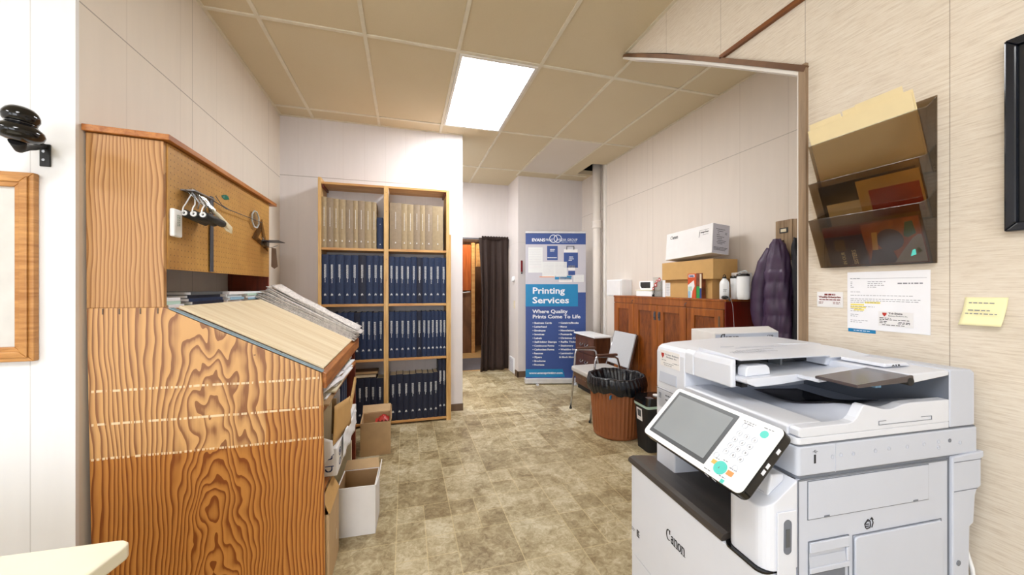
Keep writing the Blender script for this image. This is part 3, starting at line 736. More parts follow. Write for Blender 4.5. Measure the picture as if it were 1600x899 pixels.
for z in (2.24, 2.06, 1.60, 1.40, 1.0): nb.at(FR((-.178, FY-.002, z), (1, 0, 0), (0, 0, 1))).lathe([(.003, -.0005), (.003, .002)], 8)
nb.build('nail', 'base_brown', bc)
mk = MB(); mk.box(.02, .07, BY-.006, BY-.004, 1.62, 1.66)
def xpix(p): # bookcase x from photo ruler
    return -.7445+(p-79)*.001322 if p < 500 else -.155+(p-524)*.001482
def book(x, wd, h, z, cover, label, group, emblem=True, depth=.20, y=None, tl=.16, tz=None, lean=0):
    y = FY+.012 if y is None else y
    c = MB()
    hw = wd/2-.0006; e = .0025
    # boards and gently rounded spine
    c.box(-hw, -hw+e, .004, depth, 0, h).box(hw-e, hw, .004, depth, 0, h)
    pr = [(-hw, .004)]+[(-hw+2*hw*k/6, .004-.005*math.sin(PI*k/6)) for k in range(1, 6)]+[(hw, .004), (hw-e, .0075), (-hw+e, .0075)]
    c.prism(pr, 0, h, 'z')
    o = c.build('bound_volume', cover); o.location = (x, y, z); o.rotation_euler = (0, lean, 0)
    tag(o, label, 'book', group)
    def kid(mb, nm, m_):
        k = mb.build(nm, m_); k.parent = o; return k
    kid(MB().box(-hw+e, hw-e, .008, depth-.006, .003, h-.007), 'pages', 'paper_cream')
    r = random.Random(int(x*1000)+int(z*77)); q = MB(); tz = h*.80 if tz is None else tz
    nl = 3 if wd > .03 and emblem else 1
    for j in range(nl):
        zz = tz
        L = tl*(1 if j == 1 else .75) if nl > 1 else tl
        while zz > tz-L:
            s_ = r.uniform(.006, .014); xx = (j-(nl-1)/2)*.0062
            q.box(xx-.0018, xx+.0018, -.0022, -.0008, zz-s_, zz); zz -= s_+.003
    kid(q, 'spine_lettering', 'white_ink')
    q = MB()
    if emblem:
        for a in (-1, 0, 1): q.prism([(a*.006-.003, h*.2-abs(a)*.006), (a*.006, h*.2+.012-abs(a)*.006), (a*.006+.003, h*.2-abs(a)*.006), (a*.006, h*.2-.010-abs(a)*.006)], -.0022, -.0008, 'y')
    else: q.box(-.005, .005, -.0022, -.0008, h*.13, h*.145).box(-.003, .003, -.0022, -.0008, h*.15, h*.16)
    kid(q, 'spine_emblem', 'white_ink')
    return o
def row(edges, hs, z, covers, desc, group, **k):
    n = len(edges)-1
    for i in range(n):
        a, b = xpix(edges[i]), xpix(edges[i+1])
        pos = 'rightmost' if i == n-1 else 'leftmost' if i == 0 else ORD[i]+' from the left'
        book((a+b)/2, b-a, hs[i % len(hs)], z, covers[i % len(covers)], desc % pos, group, **k)
BG = ['beige_book', 'taupe_book', 'beige_book', 'beige_book', 'taupe_book']
row([79, 112, 155, 190, 235, 285, 315, 360, 407, 440], [.468, .462, .455, .452, .45, .448, .45, .446, .444], 1.7005, BG, 'tall beige bound volume on the top shelf, left bay, %s', 'beige volumes on the top shelf', emblem=False, tl=.17)
book(xpix(466), .058, .30, 1.7005, 'navy_book', 'short navy volume at the right end of the beige ones, left bay', 'odd volume', emblem=False, tl=.01)
row([530, 603, 640, 680, 722, 755, 803, 873], [.450, .445, .442, .445, .442, .445, .44], 1.7005, BG[1:]+BG[:1], 'tall beige bound volume on the top shelf, right bay, %s', 'beige volumes on the top shelf', emblem=False, tl=.16)
NV = ['navy_book', 'navy_book', 'navy_book', 'navy_book', 'navy_book', 'dark_navy_book', 'navy_book']
row([80, 125, 168, 222, 270, 318, 370, 415, 455, 490], [.462, .46, .462, .458, .46], 1.1745, NV, 'navy bound volume on the second shelf, left bay, %s', 'navy volumes on the second shelf')
row([524, 558, 590, 625, 663, 700, 738, 775, 815, 860, 893], [.456, .452, .455, .45], 1.1745, NV, 'navy bound volume on the second shelf, right bay, %s', 'navy volumes on the second shelf')
row([80, 122, 162, 205, 248, 290, 330, 370, 410, 450, 490], [.450, .452, .446], .6455, NV, 'navy bound volume on the third shelf, left bay, %s', 'navy volumes on the third shelf')
row([524, 558, 592, 628, 664, 700, 734, 764, 792, 818, 846, 870, 893], [.452, .448, .45, .446], .6455, NV, 'navy bound volume on the third shelf, right bay, %s', 'navy volumes on the third shelf')
row([80, 128, 176, 224, 272, 308, 350, 395, 440, 490], [.43, .425, .42], .0405, ['dark_navy_book'], 'navy bound volume on the bottom shelf, left bay, %s', 'navy volumes on the bottom shelf', tl=.12)
row([530, 570, 612, 654, 696, 738, 775, 810, 840], [.44, .445, .44], .0405, ['dark_navy_book'], 'shorter navy volume on the bottom shelf, right bay, %s', 'navy volumes on the bottom shelf', tl=.12)
row([841, 868, 892], [.572, .57], .0405, ['dark_navy_book'], 'extra tall navy volume on the bottom shelf, right bay, %s', 'tall navy volumes on the bottom shelf', tl=.13)
# two old books lying flat on the low row
for i, (x0, x1, y0, y1, th, c) in enumerate(((-.50, -.27, FY+.02, FY+.17, .028, 'paper_cream'), (-.49, -.255, FY+.03, FY+.17, .026, 'cardboard'))):
    zb = .472+i*.0295
    t = thing('old_book', ['worn cream book lying flat on the bottom row, lower one', 'worn brown book lying flat on the bottom row, upper one'][i], 'book', ((x0+x1)/2, (y0+y1)/2, zb), 0, 'old books lying flat')
    MB().box(x0, x1, y0, y1, zb, zb+.002).box(x0, x1, y0, y1, zb+th-.002, zb+th).box(x0, x0+.002, y0, y1, zb+.002, zb+th-.002).build('cover', 'base_brown', t)
    MB().box(x0+.003, x1-.003, y0+.003, y1-.003, zb+.0022, zb+th-.0022).build('pages', c, t)

# ------------------------------------------------------------------ left near wall: picture, webcam, counter
t = thing('picture_frame', 'oak framed picture with grey mat on the white wall at left', 'picture', (-1.62, 1.743, 1.4))
x0, x1, z0, z1, fw_ = -1.98, -1.255, 1.071, 1.733, .052
def frame_side(mb, pts, y, d):
    mb.prism(pts, y-d, y, 'y')
for nm, pts in (('r', [(x1, z0), (x1, z1), (x1-fw_, z1-fw_), (x1-fw_, z0+fw_)]), ('l', [(x0, z0), (x0+fw_, z0+fw_), (x0+fw_, z1-fw_), (x0, z1)]), ('t', [(x0, z1), (x0+fw_, z1-fw_), (x1-fw_, z1-fw_), (x1, z1)]), ('b', [(x0, z0), (x1, z0), (x1-fw_, z0+fw_), (x0+fw_, z0+fw_)])):
    mb = MB(); mb.prism(pts, 1.722, 1.7435, 'y')
    def inset(p):   # 14 mm from the outer edge or 16 mm from the inner one, mitred
        outer = p[0] in (x0, x1) and p[1] in (z0, z1); k = .014 if outer else -.016
        return (p[0]+(k if p[0] < (x0+x1)/2 else -k), p[1]+(k if p[1] < (z0+z1)/2 else -k))
    mb.prism([inset(p) for p in pts], 1.715, 1.7222, 'y')
    mb.build('frame_moulding', 'oak_frame', t, bevel=.003)
box(x0+fw_, x1-fw_, 1.734, 1.742, z0+fw_, z1-fw_).build('mat', 'mat_board', t)
part_label(box(x0+.13, x1-.105, 1.732, 1.7338, z0+.12, z1-.10).build('print', 'paper_white', t), 'white print with a dark blue border line')
q = MB(); a, b, c, d = x0+.13, x1-.105, z0+.12, z1-.10
q.box(b-.010, b-.002, 1.730, 1.7318, c+.004, d-.004).box(a+.01, b-.012, 1.730, 1.7318, d-.010, d-.004).box(b-.034, b-.026, 1.730, 1.7318, c+.03, d-.03)
q.build('border_line', 'bezel_grey', t)
t = thing('wall_camera', 'glossy black rounded camera on a wall bracket above the framed picture', 'camera', (-1.235, 1.72, 1.80))
MB().box(-1.252, -1.222, 1.738, 1.7435, 1.762, 1.842).box(-1.245, -1.229, 1.715, 1.738, 1.825, 1.840).build('bracket_plate', 'matte_black', t, bevel=.002)
q = MB()
for z in (1.785, 1.815): q.at(FR((-1.240, 1.738, z), (1, 0, 0), (0, 0, 1))).lathe([(.0045, -.0004), (.0045, .0016)], 12)
q.build('screw', 'steel', t)
MB().tube([(-1.236, 1.722, 1.826), (-1.236, 1.70, 1.815), (-1.232, 1.67, 1.805), (-1.222, 1.63, 1.788), (-1.210, 1.605, 1.806)], [.009, .009, .010, .014, .020], 14).build('arm', 'matte_black', t)
Xc = Matrix.Translation((-1.200, 1.60, 1.832)) @ Matrix.Rotation(.14, 4, 'Y') @ Matrix.Diagonal((.74, .74, 1, 1))
prof = [(.004, -.031), (.03, -.030), (.055, -.024), (.070, -.012), (.074, 0), (.068, .012), (.052, .022), (.045, .028)]
prof2 = [(.046, .030), (.052, .036), (.057, .046), (.055, .058), (.047, .070), (.034, .079), (.018, .083), (.003, .084)]
MB().at(Xc).lathe(prof, 36).build('lower_dome', 'glossy_black', t)
MB().at(Xc).lathe([(.044, .026), (.047, .032)], 36).build('collar', 'glossy_black', t)
MB().at(Xc @ Matrix.Translation((-.006, 0, 0))).lathe(prof2, 36).build('upper_dome', 'glossy_black', t)
MB().tube([(-1.25, 1.60, 1.815), (-1.32, 1.62, 1.812), (-1.42, 1.66, 1.846), (-1.6, 1.72, 1.852), (-1.8, 1.735, 1.85)], .0018, 6).build('cable', 'bezel_grey', t)
t = thing('counter_table', 'cream laminate counter whose rounded corner shows at lower left', 'table', (-1.2, .6, 0), .0)
cp = [(-.615, 1.060), (-.600, 1.050), (-.597, 1.036), (-.72, .30), (-2.0, .30), (-2.0, 1.11), (-.63, 1.062)]
MB().prism(cp, .722, .757, 'z').build('top', 'cream_laminate', t, bevel=.006, seg=3)
MB().prism([(-.72, .98), (-.80, .36), (-1.95, .36), (-1.95, 1.04)], .02, .722, 'z').build('base', 'cream_laminate', t)

# ------------------------------------------------------------------ right side: cabinet and what stands on it
CZ = 1.240
cab = thing('wooden_cabinet', 'red brown wooden cabinet with panelled doors along right wall', 'cabinet', (2.45, 3.03, 0))
MB().box(2.318, 2.598, 2.262, 3.81, .0, 1.222).build('body', 'cabinet_wood', cab)
part_label(MB().box(2.302, 2.598, 2.252, 2.2618, 0, 1.222).build('side', 'cabinet_side_shaded', cab, bevel=.002), 'end board with its shade painted in as dark red')
MB().box(2.300, 2.598, 2.250, 3.815, 1.2225, CZ).build('top', 'cabinet_wood', cab, bevel=.002)
for za_, zb_ in ((1.165, 1.2222), (0, .06)): MB().box(2.304, 2.3175, 2.263, 3.81, za_, zb_).build('rail', 'cabinet_wood', cab, bevel=.001)
ed = [3.806, 3.425, 3.04, 2.655, 2.268]
for i in range(4):
    yb, ya = ed[i], ed[i+1]; ya += .003; yb -= .003; z0, z1 = .065, 1.160
    st = .085; d = MB()
    d.box(2.300, 2.3165, ya, ya+st, z0, z1).box(2.300, 2.3165, yb-st, yb, z0, z1).box(2.300, 2.3165, ya+st, yb-st, z1-.06, z1).box(2.300, 2.3165, ya+st, yb-st, z0, z0+.1)
    dr = d.build('door', 'cabinet_wood', cab, bevel=.002)
    MB().box(2.309, 2.3165, ya+st, yb-st, z0+.1, z1-.06).build('door_panel', 'cabinet_panel', dr)
    if i in (1, 2):
        y = ya+.03 if i == 1 else yb-.03
        MB().box(2.294, 2.300, y-.012, y+.012, 1.02, 1.10).tube([(2.300, y, 1.085), (2.286, y, 1.08), (2.286, y, 1.045), (2.300, y, 1.04)], .0035, 6).build('handle', 'dark_steel', dr)
    if i == 3:
        MB().box(2.296, 2.300, ya+.03, ya+.045, 1.03, 1.11).build('hinge', 'base_brown', dr)
mb = MB()
for y in (3.43, 2.655): mb.tube([(2.300, y, 1.20), (2.290, y, 1.195), (2.288, y+.01, 1.18), (2.30, y+.012, 1.17)], .003, 6)
mb.build('latch', 'dark_steel', cab)

def cardbox(name, label, loc, rz, sx_, sy_, sz_, mat, tilt=None, group=None, seam=True):
    t = thing(name, label, 'box', loc, rz, group)
    MB().box(-sx_/2, sx_/2, -sy_/2, sy_/2, 0, sz_).build('body', mat, t, world=False, bevel=.0015)
    if seam: MB().box(-.012, .012, -sy_/2-.0006, sy_/2+.0006, sz_-.05, sz_+.0006).build('tape', 'cardboard_tan', t, world=False)
    return t
b1 = cardbox('cardboard_box', 'brown cardboard box on the cabinet, lower of the two stacked', (2.462, 2.71, CZ), 0, .22, .56, .158, 'cardboard_tan')
b2 = cardbox('cardboard_box', 'brown cardboard box stacked on another, under the tilted white carton', (2.435, 2.685, CZ+.1585), 0, .24, .605, .158, 'cardboard_tan')
MB().box(2.3505, 2.3515, 2.92, 2.985, CZ+.008, CZ+.135).build('label', 'white_card', b1)
q = MB(); lines(q, FR((2.3503, 2.978, CZ+.12), (0, -1, 0), (0, 0, 1)), [(0, .05, -.01*k) for k in range(11)], .003, seedv=9); q.build('printing', 'ink_grey', b1)
# white printer-supply carton leaning back on top of them
tl = thing('supply_carton', 'white printed carton tilted on top of the two brown boxes', 'box', (2.31, 2.63, 1.5575), 0)
a_ = .20
Xb = Matrix.Translation((2.345, 2.382, 1.598)) @ Matrix.Rotation(-.040, 4, 'X') @ Matrix.Rotation(.10, 4, 'Y')
LX, LY, LZ = .165, .54, .238
MB().at(Xb @ Matrix.Translation((-.045, 0, .0))).box(0, LX, 0, LY, .0, LZ).build('body', 'white_card', tl, bevel=.002)
Xf = Xb @ Matrix.Translation((-.045, 0, 0)) @ FR((-.0012, LY, 0), (0, -1, 0), (0, 0, 1))
q = MB(); canon(q, Xf @ Matrix.Translation((.055, .180, 0)), .030, .095)
q.text('image', Xf @ Matrix.Translation((.415, .176, 0)), .013, .045, shear=.3); q.text('Press', Xf @ Matrix.Translation((.462, .174, 0)), .015, .036, shear=.3)
lines(q, Xf, [(.40, .50, .198), (.44, .50, .160)], .0025, seedv=4)
q.pen(Xf, [[(.405, .19), (.40, .145)]], .003, .003); q.build('lettering', 'ink', tl)
Xs = Xb @ Matrix.Translation((-.045, 0, 0)) @ FR((0, -.0012, 0), (1, 0, 0), (0, 0, 1))
part_label(MB().at(Xs).box(.003, LX-.003, .003, LZ-.003, -.0004, .0002).build('end_label', 'banner_grey', tl), 'grey printed end')
q = MB(); lines(q, Xs @ Matrix.Translation((0, 0, .0004)), [(.03, .12, .195), (.045, .10, .18), (.04, .07, .15), (.04, .11, .135), (.045, .09, .12), (.05, .13, .105), (.04, .12, .092), (.05, .10, .08), (.015, .15, .05), (.015, .14, .04), (.015, .13, .03), (.05, .06, .165), (.12, .14, .17), (.12, .14, .16)], .0042, .0006, 6)
q.build('end_printing', 'ink', tl)

def flask(name, label, x, y, prof, capprof, mat='panel_white', capmat='glossy_black', group=None):
    t = thing(name, label, 'bottle', (x, y, CZ+.0005), 0, group)
    MB().lathe(prof, 32).build('body', mat, t, world=False); MB().lathe(capprof, 24).build('lid', capmat, t, world=False)
    return t
t = flask('water_bottle', 'slim white metal water bottle with black loop cap on cabinet', 2.345, 2.305, [(.030, 0), (.033, .004), (.033, .115), (.031, .130), (.020, .148), (.014, .152), (.013, .158)], [(.0135, .158), (.0145, .160), (.0145, .170), (.009, .173)])
MB().tube([(math.cos(a*PI/8)*.011, 0, .173+math.sin(a*PI/8)*.014) for a in range(9)], .003, 8).build('cap_loop', 'glossy_black', t, world=False)
q = MB(); lines(q, FR((-.0335*math.cos(.9), -.0335*math.sin(.9), .075), (math.sin(.9), -math.cos(.9), 0), (0, 0, 1)), [(-.012, .012, 0), (-.01, .01, -.008), (-.012, .008, -.016)], .003, .0008, 3); q.build('logo', 'ink_grey', t, world=False)
t = flask('insulated_mug', 'white insulated tumbler with clear handled lid beside the slim bottle', 2.395, 2.185, [(.032, 0), (.038, .004), (.042, .03), (.043, .165), (.041, .172)], [(.043, .1722), (.044, .175), (.043, .188), (.034, .192)])
MB().tube([(0, .03, .186), (0, .03, .205), (0, -.02, .212), (0, -.036, .196)], .005, 8).build('lid_handle', 'plastic_clear_grey', t, world=False)
t = flask('travel_cup', 'white cup with black rim half hidden between bottle and tumbler', 2.435, 2.285, [(.03, 0), (.034, .004), (.038, .16)], [(.039, .1602), (.040, .165), (.038, .178)])
t = cardbox('white_box', 'plain white box standing at the near end of the cabinet top', (2.515, 2.31, CZ+.0005), 0, .10, .095, .205, 'white_card', seam=False)
MB().box(-.0505, -.0500, -.03, .03, .15, .17).build('label', 'banner_grey', t, world=False)
# earbud / clip-on camera with cable at cabinet edge
t = thing('webcam', 'small black webcam with dangling cable at the near cabinet edge', 'webcam', (2.315, 2.285, CZ))
MB().at(Matrix.Translation((2.305, 2.262, CZ+.016)) @ Matrix.Diagonal((1, 1.7, .8, 1))).lathe([(.003, -.016), (.012, -.013), (.0175, 0), (.012, .013), (.003, .016)], 20).build('body', 'glossy_black', t)
MB().tube([(2.31, 2.245, CZ+.018), (2.315, 2.232, CZ+.015), (2.318, 2.228, CZ-.01)], .007, 8).build('clip', 'bezel_grey', t)
MB().tube([(2.312, 2.245, CZ+.012), (2.335, 2.236, CZ+.006), (2.355, 2.238, CZ-.05), (2.37, 2.242, 1.05), (2.375, 2.242, .9), (2.372, 2.240, .75), (2.38, 2.24, .5)], .0013, 6).build('cable', 'ring_white', t)
# two bright packets
def packet(label, y0, y1, h, mats, name):
    t = thing('printed_box', label, 'box', (2.33, (y0+y1)/2, CZ))
    MB().box(2.305, 2.345, y0, y1, CZ+.0005, CZ+h).build('body', mats[0], t, bevel=.001)
    return t
t = packet('orange and white printed box with small blue lettering on cabinet', 2.552, 2.645, .205, ['box_orange'], 'a')
MB().prism([(2.60, CZ+.003), (2.641, CZ+.003), (2.643, CZ+.11), (2.575, CZ+.15), (2.566, CZ+.10), (2.59, CZ+.06)], 2.3042, 2.3049, 'x').build('artwork', 'white_card', t)
MB().prism([(2.612, CZ+.004), (2.640, CZ+.004), (2.640, CZ+.06), (2.612, CZ+.06)], 2.3034, 2.3041, 'x').build('artwork', 'light_blue', t)
MB().prism([(2.592, CZ+.062), (2.640, CZ+.062), (2.636, CZ+.095), (2.60, CZ+.10)], 2.3034, 2.3041, 'x').build('artwork', 'pale_green', t)
MB().box(2.3034, 2.3041, 2.566, 2.634, CZ+.175, CZ+.198).build('brand_oval', 'white_card', t)
q = MB(); q.text('Hefty', FR((2.3030, 2.628, CZ+.180), (0, -1, 0), (0, 0, 1)), .013, .055, bold=.0008); q.build('lettering', 'ink_blue', t)
t = packet('dark printed box with green meadow picture and cream strip on cabinet', 2.490, 2.548, .208, ['comic_brown'], 'b')
MB().box(2.3042, 2.3049, 2.512, 2.546, CZ+.003, CZ+.10).build('artwork', 'green', t)
MB().box(2.3042, 2.3049, 2.492, 2.510, CZ+.085, CZ+.20).build('artwork', 'paper_cream', t)
MB().box(2.3042, 2.3049, 2.492, 2.511, CZ+.003, CZ+.084).build('artwork', 'ink_blue', t)
# gadgets at the far end
t = thing('label_printer', 'white desktop gadget with black window at the far cabinet end', 'machine', (2.40, 3.28, CZ))
MB().box(2.33, 2.50, 3.16, 3.42, CZ+.0005, CZ+.055).build('base', 'panel_white', t, bevel=.004)
MB().box(2.325, 2.50, 3.16, 3.43, CZ+.0555, CZ+.066).build('tray', 'cream_laminate', t, bevel=.003)
MB().prism([(3.18, CZ+.0665), (3.39, CZ+.0665), (3.41, CZ+.10), (3.41, CZ+.155), (3.17, CZ+.155)], 2.36, 2.49, 'x').build('head', 'panel_white', t, bevel=.006)
MB().prism([(3.225, CZ+.085), (3.365, CZ+.085), (3.385, CZ+.105), (3.385, CZ+.145), (3.225, CZ+.145)], 2.357, 2.3595, 'x').build('window', 'glossy_black', t)
t = thing('clear_display', 'clear plastic stand with round red stickers at cabinet far end', 'stand', (2.38, 3.08, CZ))
MB().box(2.34, 2.343, 3.05, 3.155, CZ+.0005, CZ+.19).box(2.3432, 2.42, 3.05, 3.155, CZ+.0005, CZ+.004).box(2.3432, 2.42, 3.05, 3.053, CZ+.0045, CZ+.17).build('body', 'clear_plastic', t)
for i, (y, z, r_) in enumerate(((3.15, .08, .016), (3.115, .115, .022), (3.095, .15, .015), (3.058, .165, .018))):
    MB().at(FR((2.3385, y, CZ+z), (0, -1, 0), (0, 0, 1))).lathe([(r_, -.001), (r_, .0005)], 20).build('sticker', 'red', t)
    MB().at(FR((2.3378, y, CZ+z), (0, -1, 0), (0, 0, 1))).lathe([(r_*.45, -.0002), (r_*.45, .0006)], 14).build('sticker', 'white_card', t)
MB().tube([(2.335, 3.13, CZ+.105), (2.334, 3.125, CZ+.05), (2.336, 3.15, CZ+.012)], .003, 6).tube([(2.338, 3.15, CZ+.002), (2.338, 3.15, CZ+.022)], .012, 10).build('cord', 'matte_black', t)
t = thing('white_binder', 'white upright folder between the clear stand and brown boxes', 'binder', (2.45, 3.02, CZ))
MB().box(2.36, 2.56, 3.001, 3.004, CZ+.0005, CZ+.20).box(2.36, 2.56, 3.036, 3.039, CZ+.0005, CZ+.20).box(2.36, 2.363, 3.0041, 3.0359, CZ+.0005, CZ+.20).build('cover', 'panel_white', t)
MB().box(2.366, 2.55, 3.006, 3.034, CZ+.004, CZ+.19).build('pages', 'paper_white', t)

# pipe, dispenser, extinguisher, switches
t = thing('waste_pipe', 'white painted floor to ceiling pipe in the right corner', 'pipe', (2.53, 4.62, 0))
MB().lathe([(.056, 0), (.056, CH+.2)], 28, (2.53, 4.62, 0)).build('pipe', 'pipe_paint', t)
MB().lathe([(.057, 2.135), (.070, 2.14), (.070, 2.16), (.066, 2.165), (.066, 2.225), (.070, 2.23), (.070, 2.245), (.057, 2.25)], 28, (2.53, 4.62, 0), cap=False).build('coupling', 'pipe_paint', t)
t = thing('wall_box', 'white wall mounted box between the pipe and wooden cabinet', 'box', (2.52, 4.1, 1.3))
MB().box(2.46, 2.599, 3.90, 4.24, 1.224, 1.425).build('case', 'panel_white', t, bevel=.006)
MB().box(2.452, 2.4597, 3.91, 4.23, 1.234, 1.415).build('cover', 'white_card', t, bevel=.003)
tag(box(2.575, 2.5995, 4.02, 4.20, .5, 1.222).build('wall_conduit', 'trim_white', bevel=.003), 'white vertical cover strip below the wall mounted box', 'trim cover')
t = thing('fire_extinguisher', 'dark red fire extinguisher on the end wall half behind the banner', 'fire extinguisher', (2.52, 5.20, 1.3))
MB().lathe([(.05, 1.20), (.062, 1.215), (.062, 1.55), (.045, 1.60), (.022, 1.625), (.02, 1.65)], 24, (2.50, 5.215, 0)).build('cylinder', 'extinguisher_red', t)
MB().lathe([(.0625, 1.38), (.0625, 1.48)], 24, (2.50, 5.215, 0), cap=False).build('label', 'white_card', t)
MB().box(2.46, 2.52, 5.20, 5.23, 1.6505, 1.665).prism([(2.43, 1.69), (2.52, 1.67), (2.52, 1.685), (2.43, 1.715)], 5.205, 5.225, 'y').build('valve', 'matte_black', t)
MB().tube([(2.46, 5.21, 1.66), (2.425, 5.20, 1.60), (2.43, 5.20, 1.40)], .009, 8).build('hose', 'matte_black', t)
MB().box(2.47, 2.53, 5.2775, 5.2895, 1.3, 1.6).build('bracket', 'steel', t)
t = thing('thermostat', 'small round white thermostat on the corner wall by the curtain', 'thermostat', (1.585, 5.49, 1.47))
MB().box(1.588, 1.5995, 5.46, 5.52, 1.44, 1.50).build('plate', 'panel_white', t, bevel=.003)
MB().at(FR((1.585, 5.49, 1.455), (0, -1, 0), (0, 0, 1))).lathe([(.040, -.003), (.040, .012), (.032, .02)], 24).build('dial', 'panel_white', t)
t = thing('light_switch', 'cream switch plate below the round thermostat', 'switch', (1.595, 5.47, 1.07))
MB().box(1.594, 1.5995, 5.44, 5.51, 1.01, 1.13).build('plate', 'paper_cream', t, bevel=.002); MB().box(1.588, 1.5938, 5.47, 5.48, 1.06, 1.08).build('toggle', 'paper_cream', t)
t = thing('wall_vent', 'white vent grille low on the corner wall by the curtain', 'vent', (1.59, 5.62, .1))
MB().box(1.585, 1.5995, 5.47, 5.72, .02, .25).build('frame', 'panel_white', t, bevel=.003)
q = MB()
for k in range(8): q.box(1.580, 1.5845, 5.49, 5.70, .04+k*.025, .05+k*.025)
q.build('slats', 'banner_grey', t)
t = thing('wall_strip', 'small dark red tool hanging on the end wall left of banner', 'tool', (1.65, 5.27, 1.6))
MB().box(1.640, 1.668, 5.275, 5.2895, 1.56, 1.73).build('handle', 'extinguisher_red', t, bevel=.004)
MB().box(1.645, 1.663, 5.275, 5.2895, 1.535, 1.552).build('hook', 'matte_black', t)

# ------------------------------------------------------------------ doorway: curtain and the room beyond
cur = thing('curtain', 'dark brown gathered curtain hanging in the rear doorway', 'curtain', (1.36, 5.78, 0))
def curf(u, v):
    wd = .46-.05*math.sin(PI*v)*.6; x = 1.585-wd*(1-u)-(.02*(1-v) if u < .3 else 0)
    z = 2.11-2.08*v-.02*(1-u)*v
    amp = .006+.016*min(1, v*3)
    y = 5.775-amp*math.sin(u*PI*9+.8*math.sin(v*3)+2.2*v*math.sin(u*5))-.018*math.sin(u*PI*3+1.5*v)
    return (x, y, z)
MB().grid(curf, 110, 30).build('drape', 'curtain_brown', cur, solid=.003)
q = MB(); q.grid(lambda u, v: (1.15+.43*u, 5.765-.014*abs(math.sin(u*PI*22)), 2.135-.05*v+.004*math.sin(u*60)), 130, 2); q.build('heading', 'curtain_brown', cur, solid=.003)
MB().tube([(.62, 5.80, 2.10), (1.597, 5.80, 2.10)], .008, 8).build('rod', 'dark_steel', cur)
t = thing('orange_door', 'orange brown wooden door in the room beyond the curtain', 'door', (1.15, 8.1, 0))
MB().box(.6, 1.28, 7.55, 7.59, 1.27, 2.20).build('leaf', 'orange_door', t); MB().box(1.29, 1.36, 7.53, 7.60, 0, 2.25).build('frame', 'pine_flat', t)
MB().box(.6, 1.28, 7.55, 7.59, .0, 1.24).build('lower_panel', 'brown_paneling', t)
tag(MB().tube([(.75, 7.53, 1.24), (1.0, 7.52, 1.215), (1.26, 7.53, 1.24)], .012, 8).build('rope', 'panel_white'), 'white rope sagging across the orange door', 'rope')
tag(box(1.37, 1.44, 7.35, 7.5, 1.75, 2.20).build('wooden_block', 'pine_flat'), 'pale wooden block fixed beside the orange door', 'block')
tag(box(.5, 1.50, 5.97, 6.95, -.0005, .006).build('floor_mat', 'carpet_grey'), 'grey carpet mat just beyond the rear doorway', 'mat')

# ------------------------------------------------------------------ roll-up banner
A_ = Vector((1.590, 4.905, 0)); B_ = Vector((2.400, 4.695, 0)); bd = (B_-A_).normalized(); BW = (B_-A_).length; rzb = math.atan2(bd.y, bd.x)
ban = thing('roll_up_banner', 'tall blue and grey roll-up banner advertising printing services', 'banner', A_, rzb)
loc_ = dict(world=False)
MB().box(-.01, BW+.01, -.04, .06, .012, .082).build('base', 'silver_rail', ban, bevel=.008, **loc_)
for x in (.16, BW-.16): MB().box(x-.018, x+.018, -.11, .12, 0, .0115).tube([(x, -.06, .014), (x, -.105, .004)], .012, 8).build('foot', 'silver_rail', ban, **loc_)
MB().box(0, BW, -.010, .012, 2.078, 2.105).build('top_rail', 'silver_rail', ban, bevel=.004, **loc_)
MB().tube([(BW/2, .03, .082), (BW/2, .016, 2.09)], .009, 8).build('support_pole', 'dark_steel', ban, **loc_)
def zi(q): return .082+(845-q)/(845-62)*(2.078-.082)
def xi(p): return (p-70)/325*BW
gp = MB().box(.002, BW-.002, -.001, .001, .082, 2.078).build('sheet', 'banner_navy', ban, **loc_)
def patch(p0, p1, q0, q1, mat, name='artwork', lv=1, sk=0):
    y = -.001-lv*.0006
    return MB().prism([(xi(p0), zi(q1)), (xi(p1)+sk, zi(q1)), (xi(p1), zi(q0)), (xi(p0), zi(q0))], y, y+.0006, 'y').build(name, mat, gp, **loc_)
patch(70.5, 394.5, 122, 382, 'banner_grey'); patch(70.5, 352, 337, 458, 'banner_blue', lv=2); patch(70.5, 270, 797, 840, 'banner_blue', sk=.03)
for a in ((85, 162, 138, 275, 'banner_card'), (160, 292, 216, 298, 'banner_card'), (186, 243, 130, 207, 'banner_navy'), (276, 352, 166, 248, 'banner_navy'), (276, 350, 148, 166, 'white_card'), (300, 337, 236, 262, 'white_card'), (300, 337, 265, 288, 'banner_navy'), (228, 318, 292, 312, 'banner_blue'), (250, 320, 300, 326, 'white_card'), (328, 384, 286, 325, 'banner_card')): patch(*a, lv=2)
patch(145, 225, 296, 300, 'orange', lv=3); patch(96, 150, 240, 245, 'white_card', lv=3)
Fb = lambda p, q_, lv=3: FR((xi(p), -.001-lv*.0006, zi(q_)), (1, 0, 0), (0, 0, 1))
sc = (2.078-.082)/(845-62)
q = MB(); q.tube([(xi(292), -.004, zi(150)), (xi(292), -.004, zi(132)), (xi(330), -.004, zi(132)), (xi(330), -.004, zi(150))], .006, 6); q.build('bag_handle', 'bezel_grey', gp, **loc_)
q = MB()
def tx(st, p, q_, cap, width=None, bold=0): q.text(st, Fb(p, q_), cap*sc, width*BW/325 if width else None, bold=bold*sc, depth=.0003)
tx('EVANS', 104, 106, 16, 70, .7); tx('PRINT', 178, 104, 13, 40); tx('MEDIA GROUP', 240, 103, 13, 108)
tx('DESIGN  PRINT  MAIL  PROMOTE', 262, 111, 4, 80)
tx('Printing', 107, 388, 33, 172, 1.1); tx('Services', 107, 440, 33, 196, 1.1)
tx('Where Quality', 108, 494, 19, 190, .7); tx('Prints Come To Life', 108, 522, 19, 256, .7)
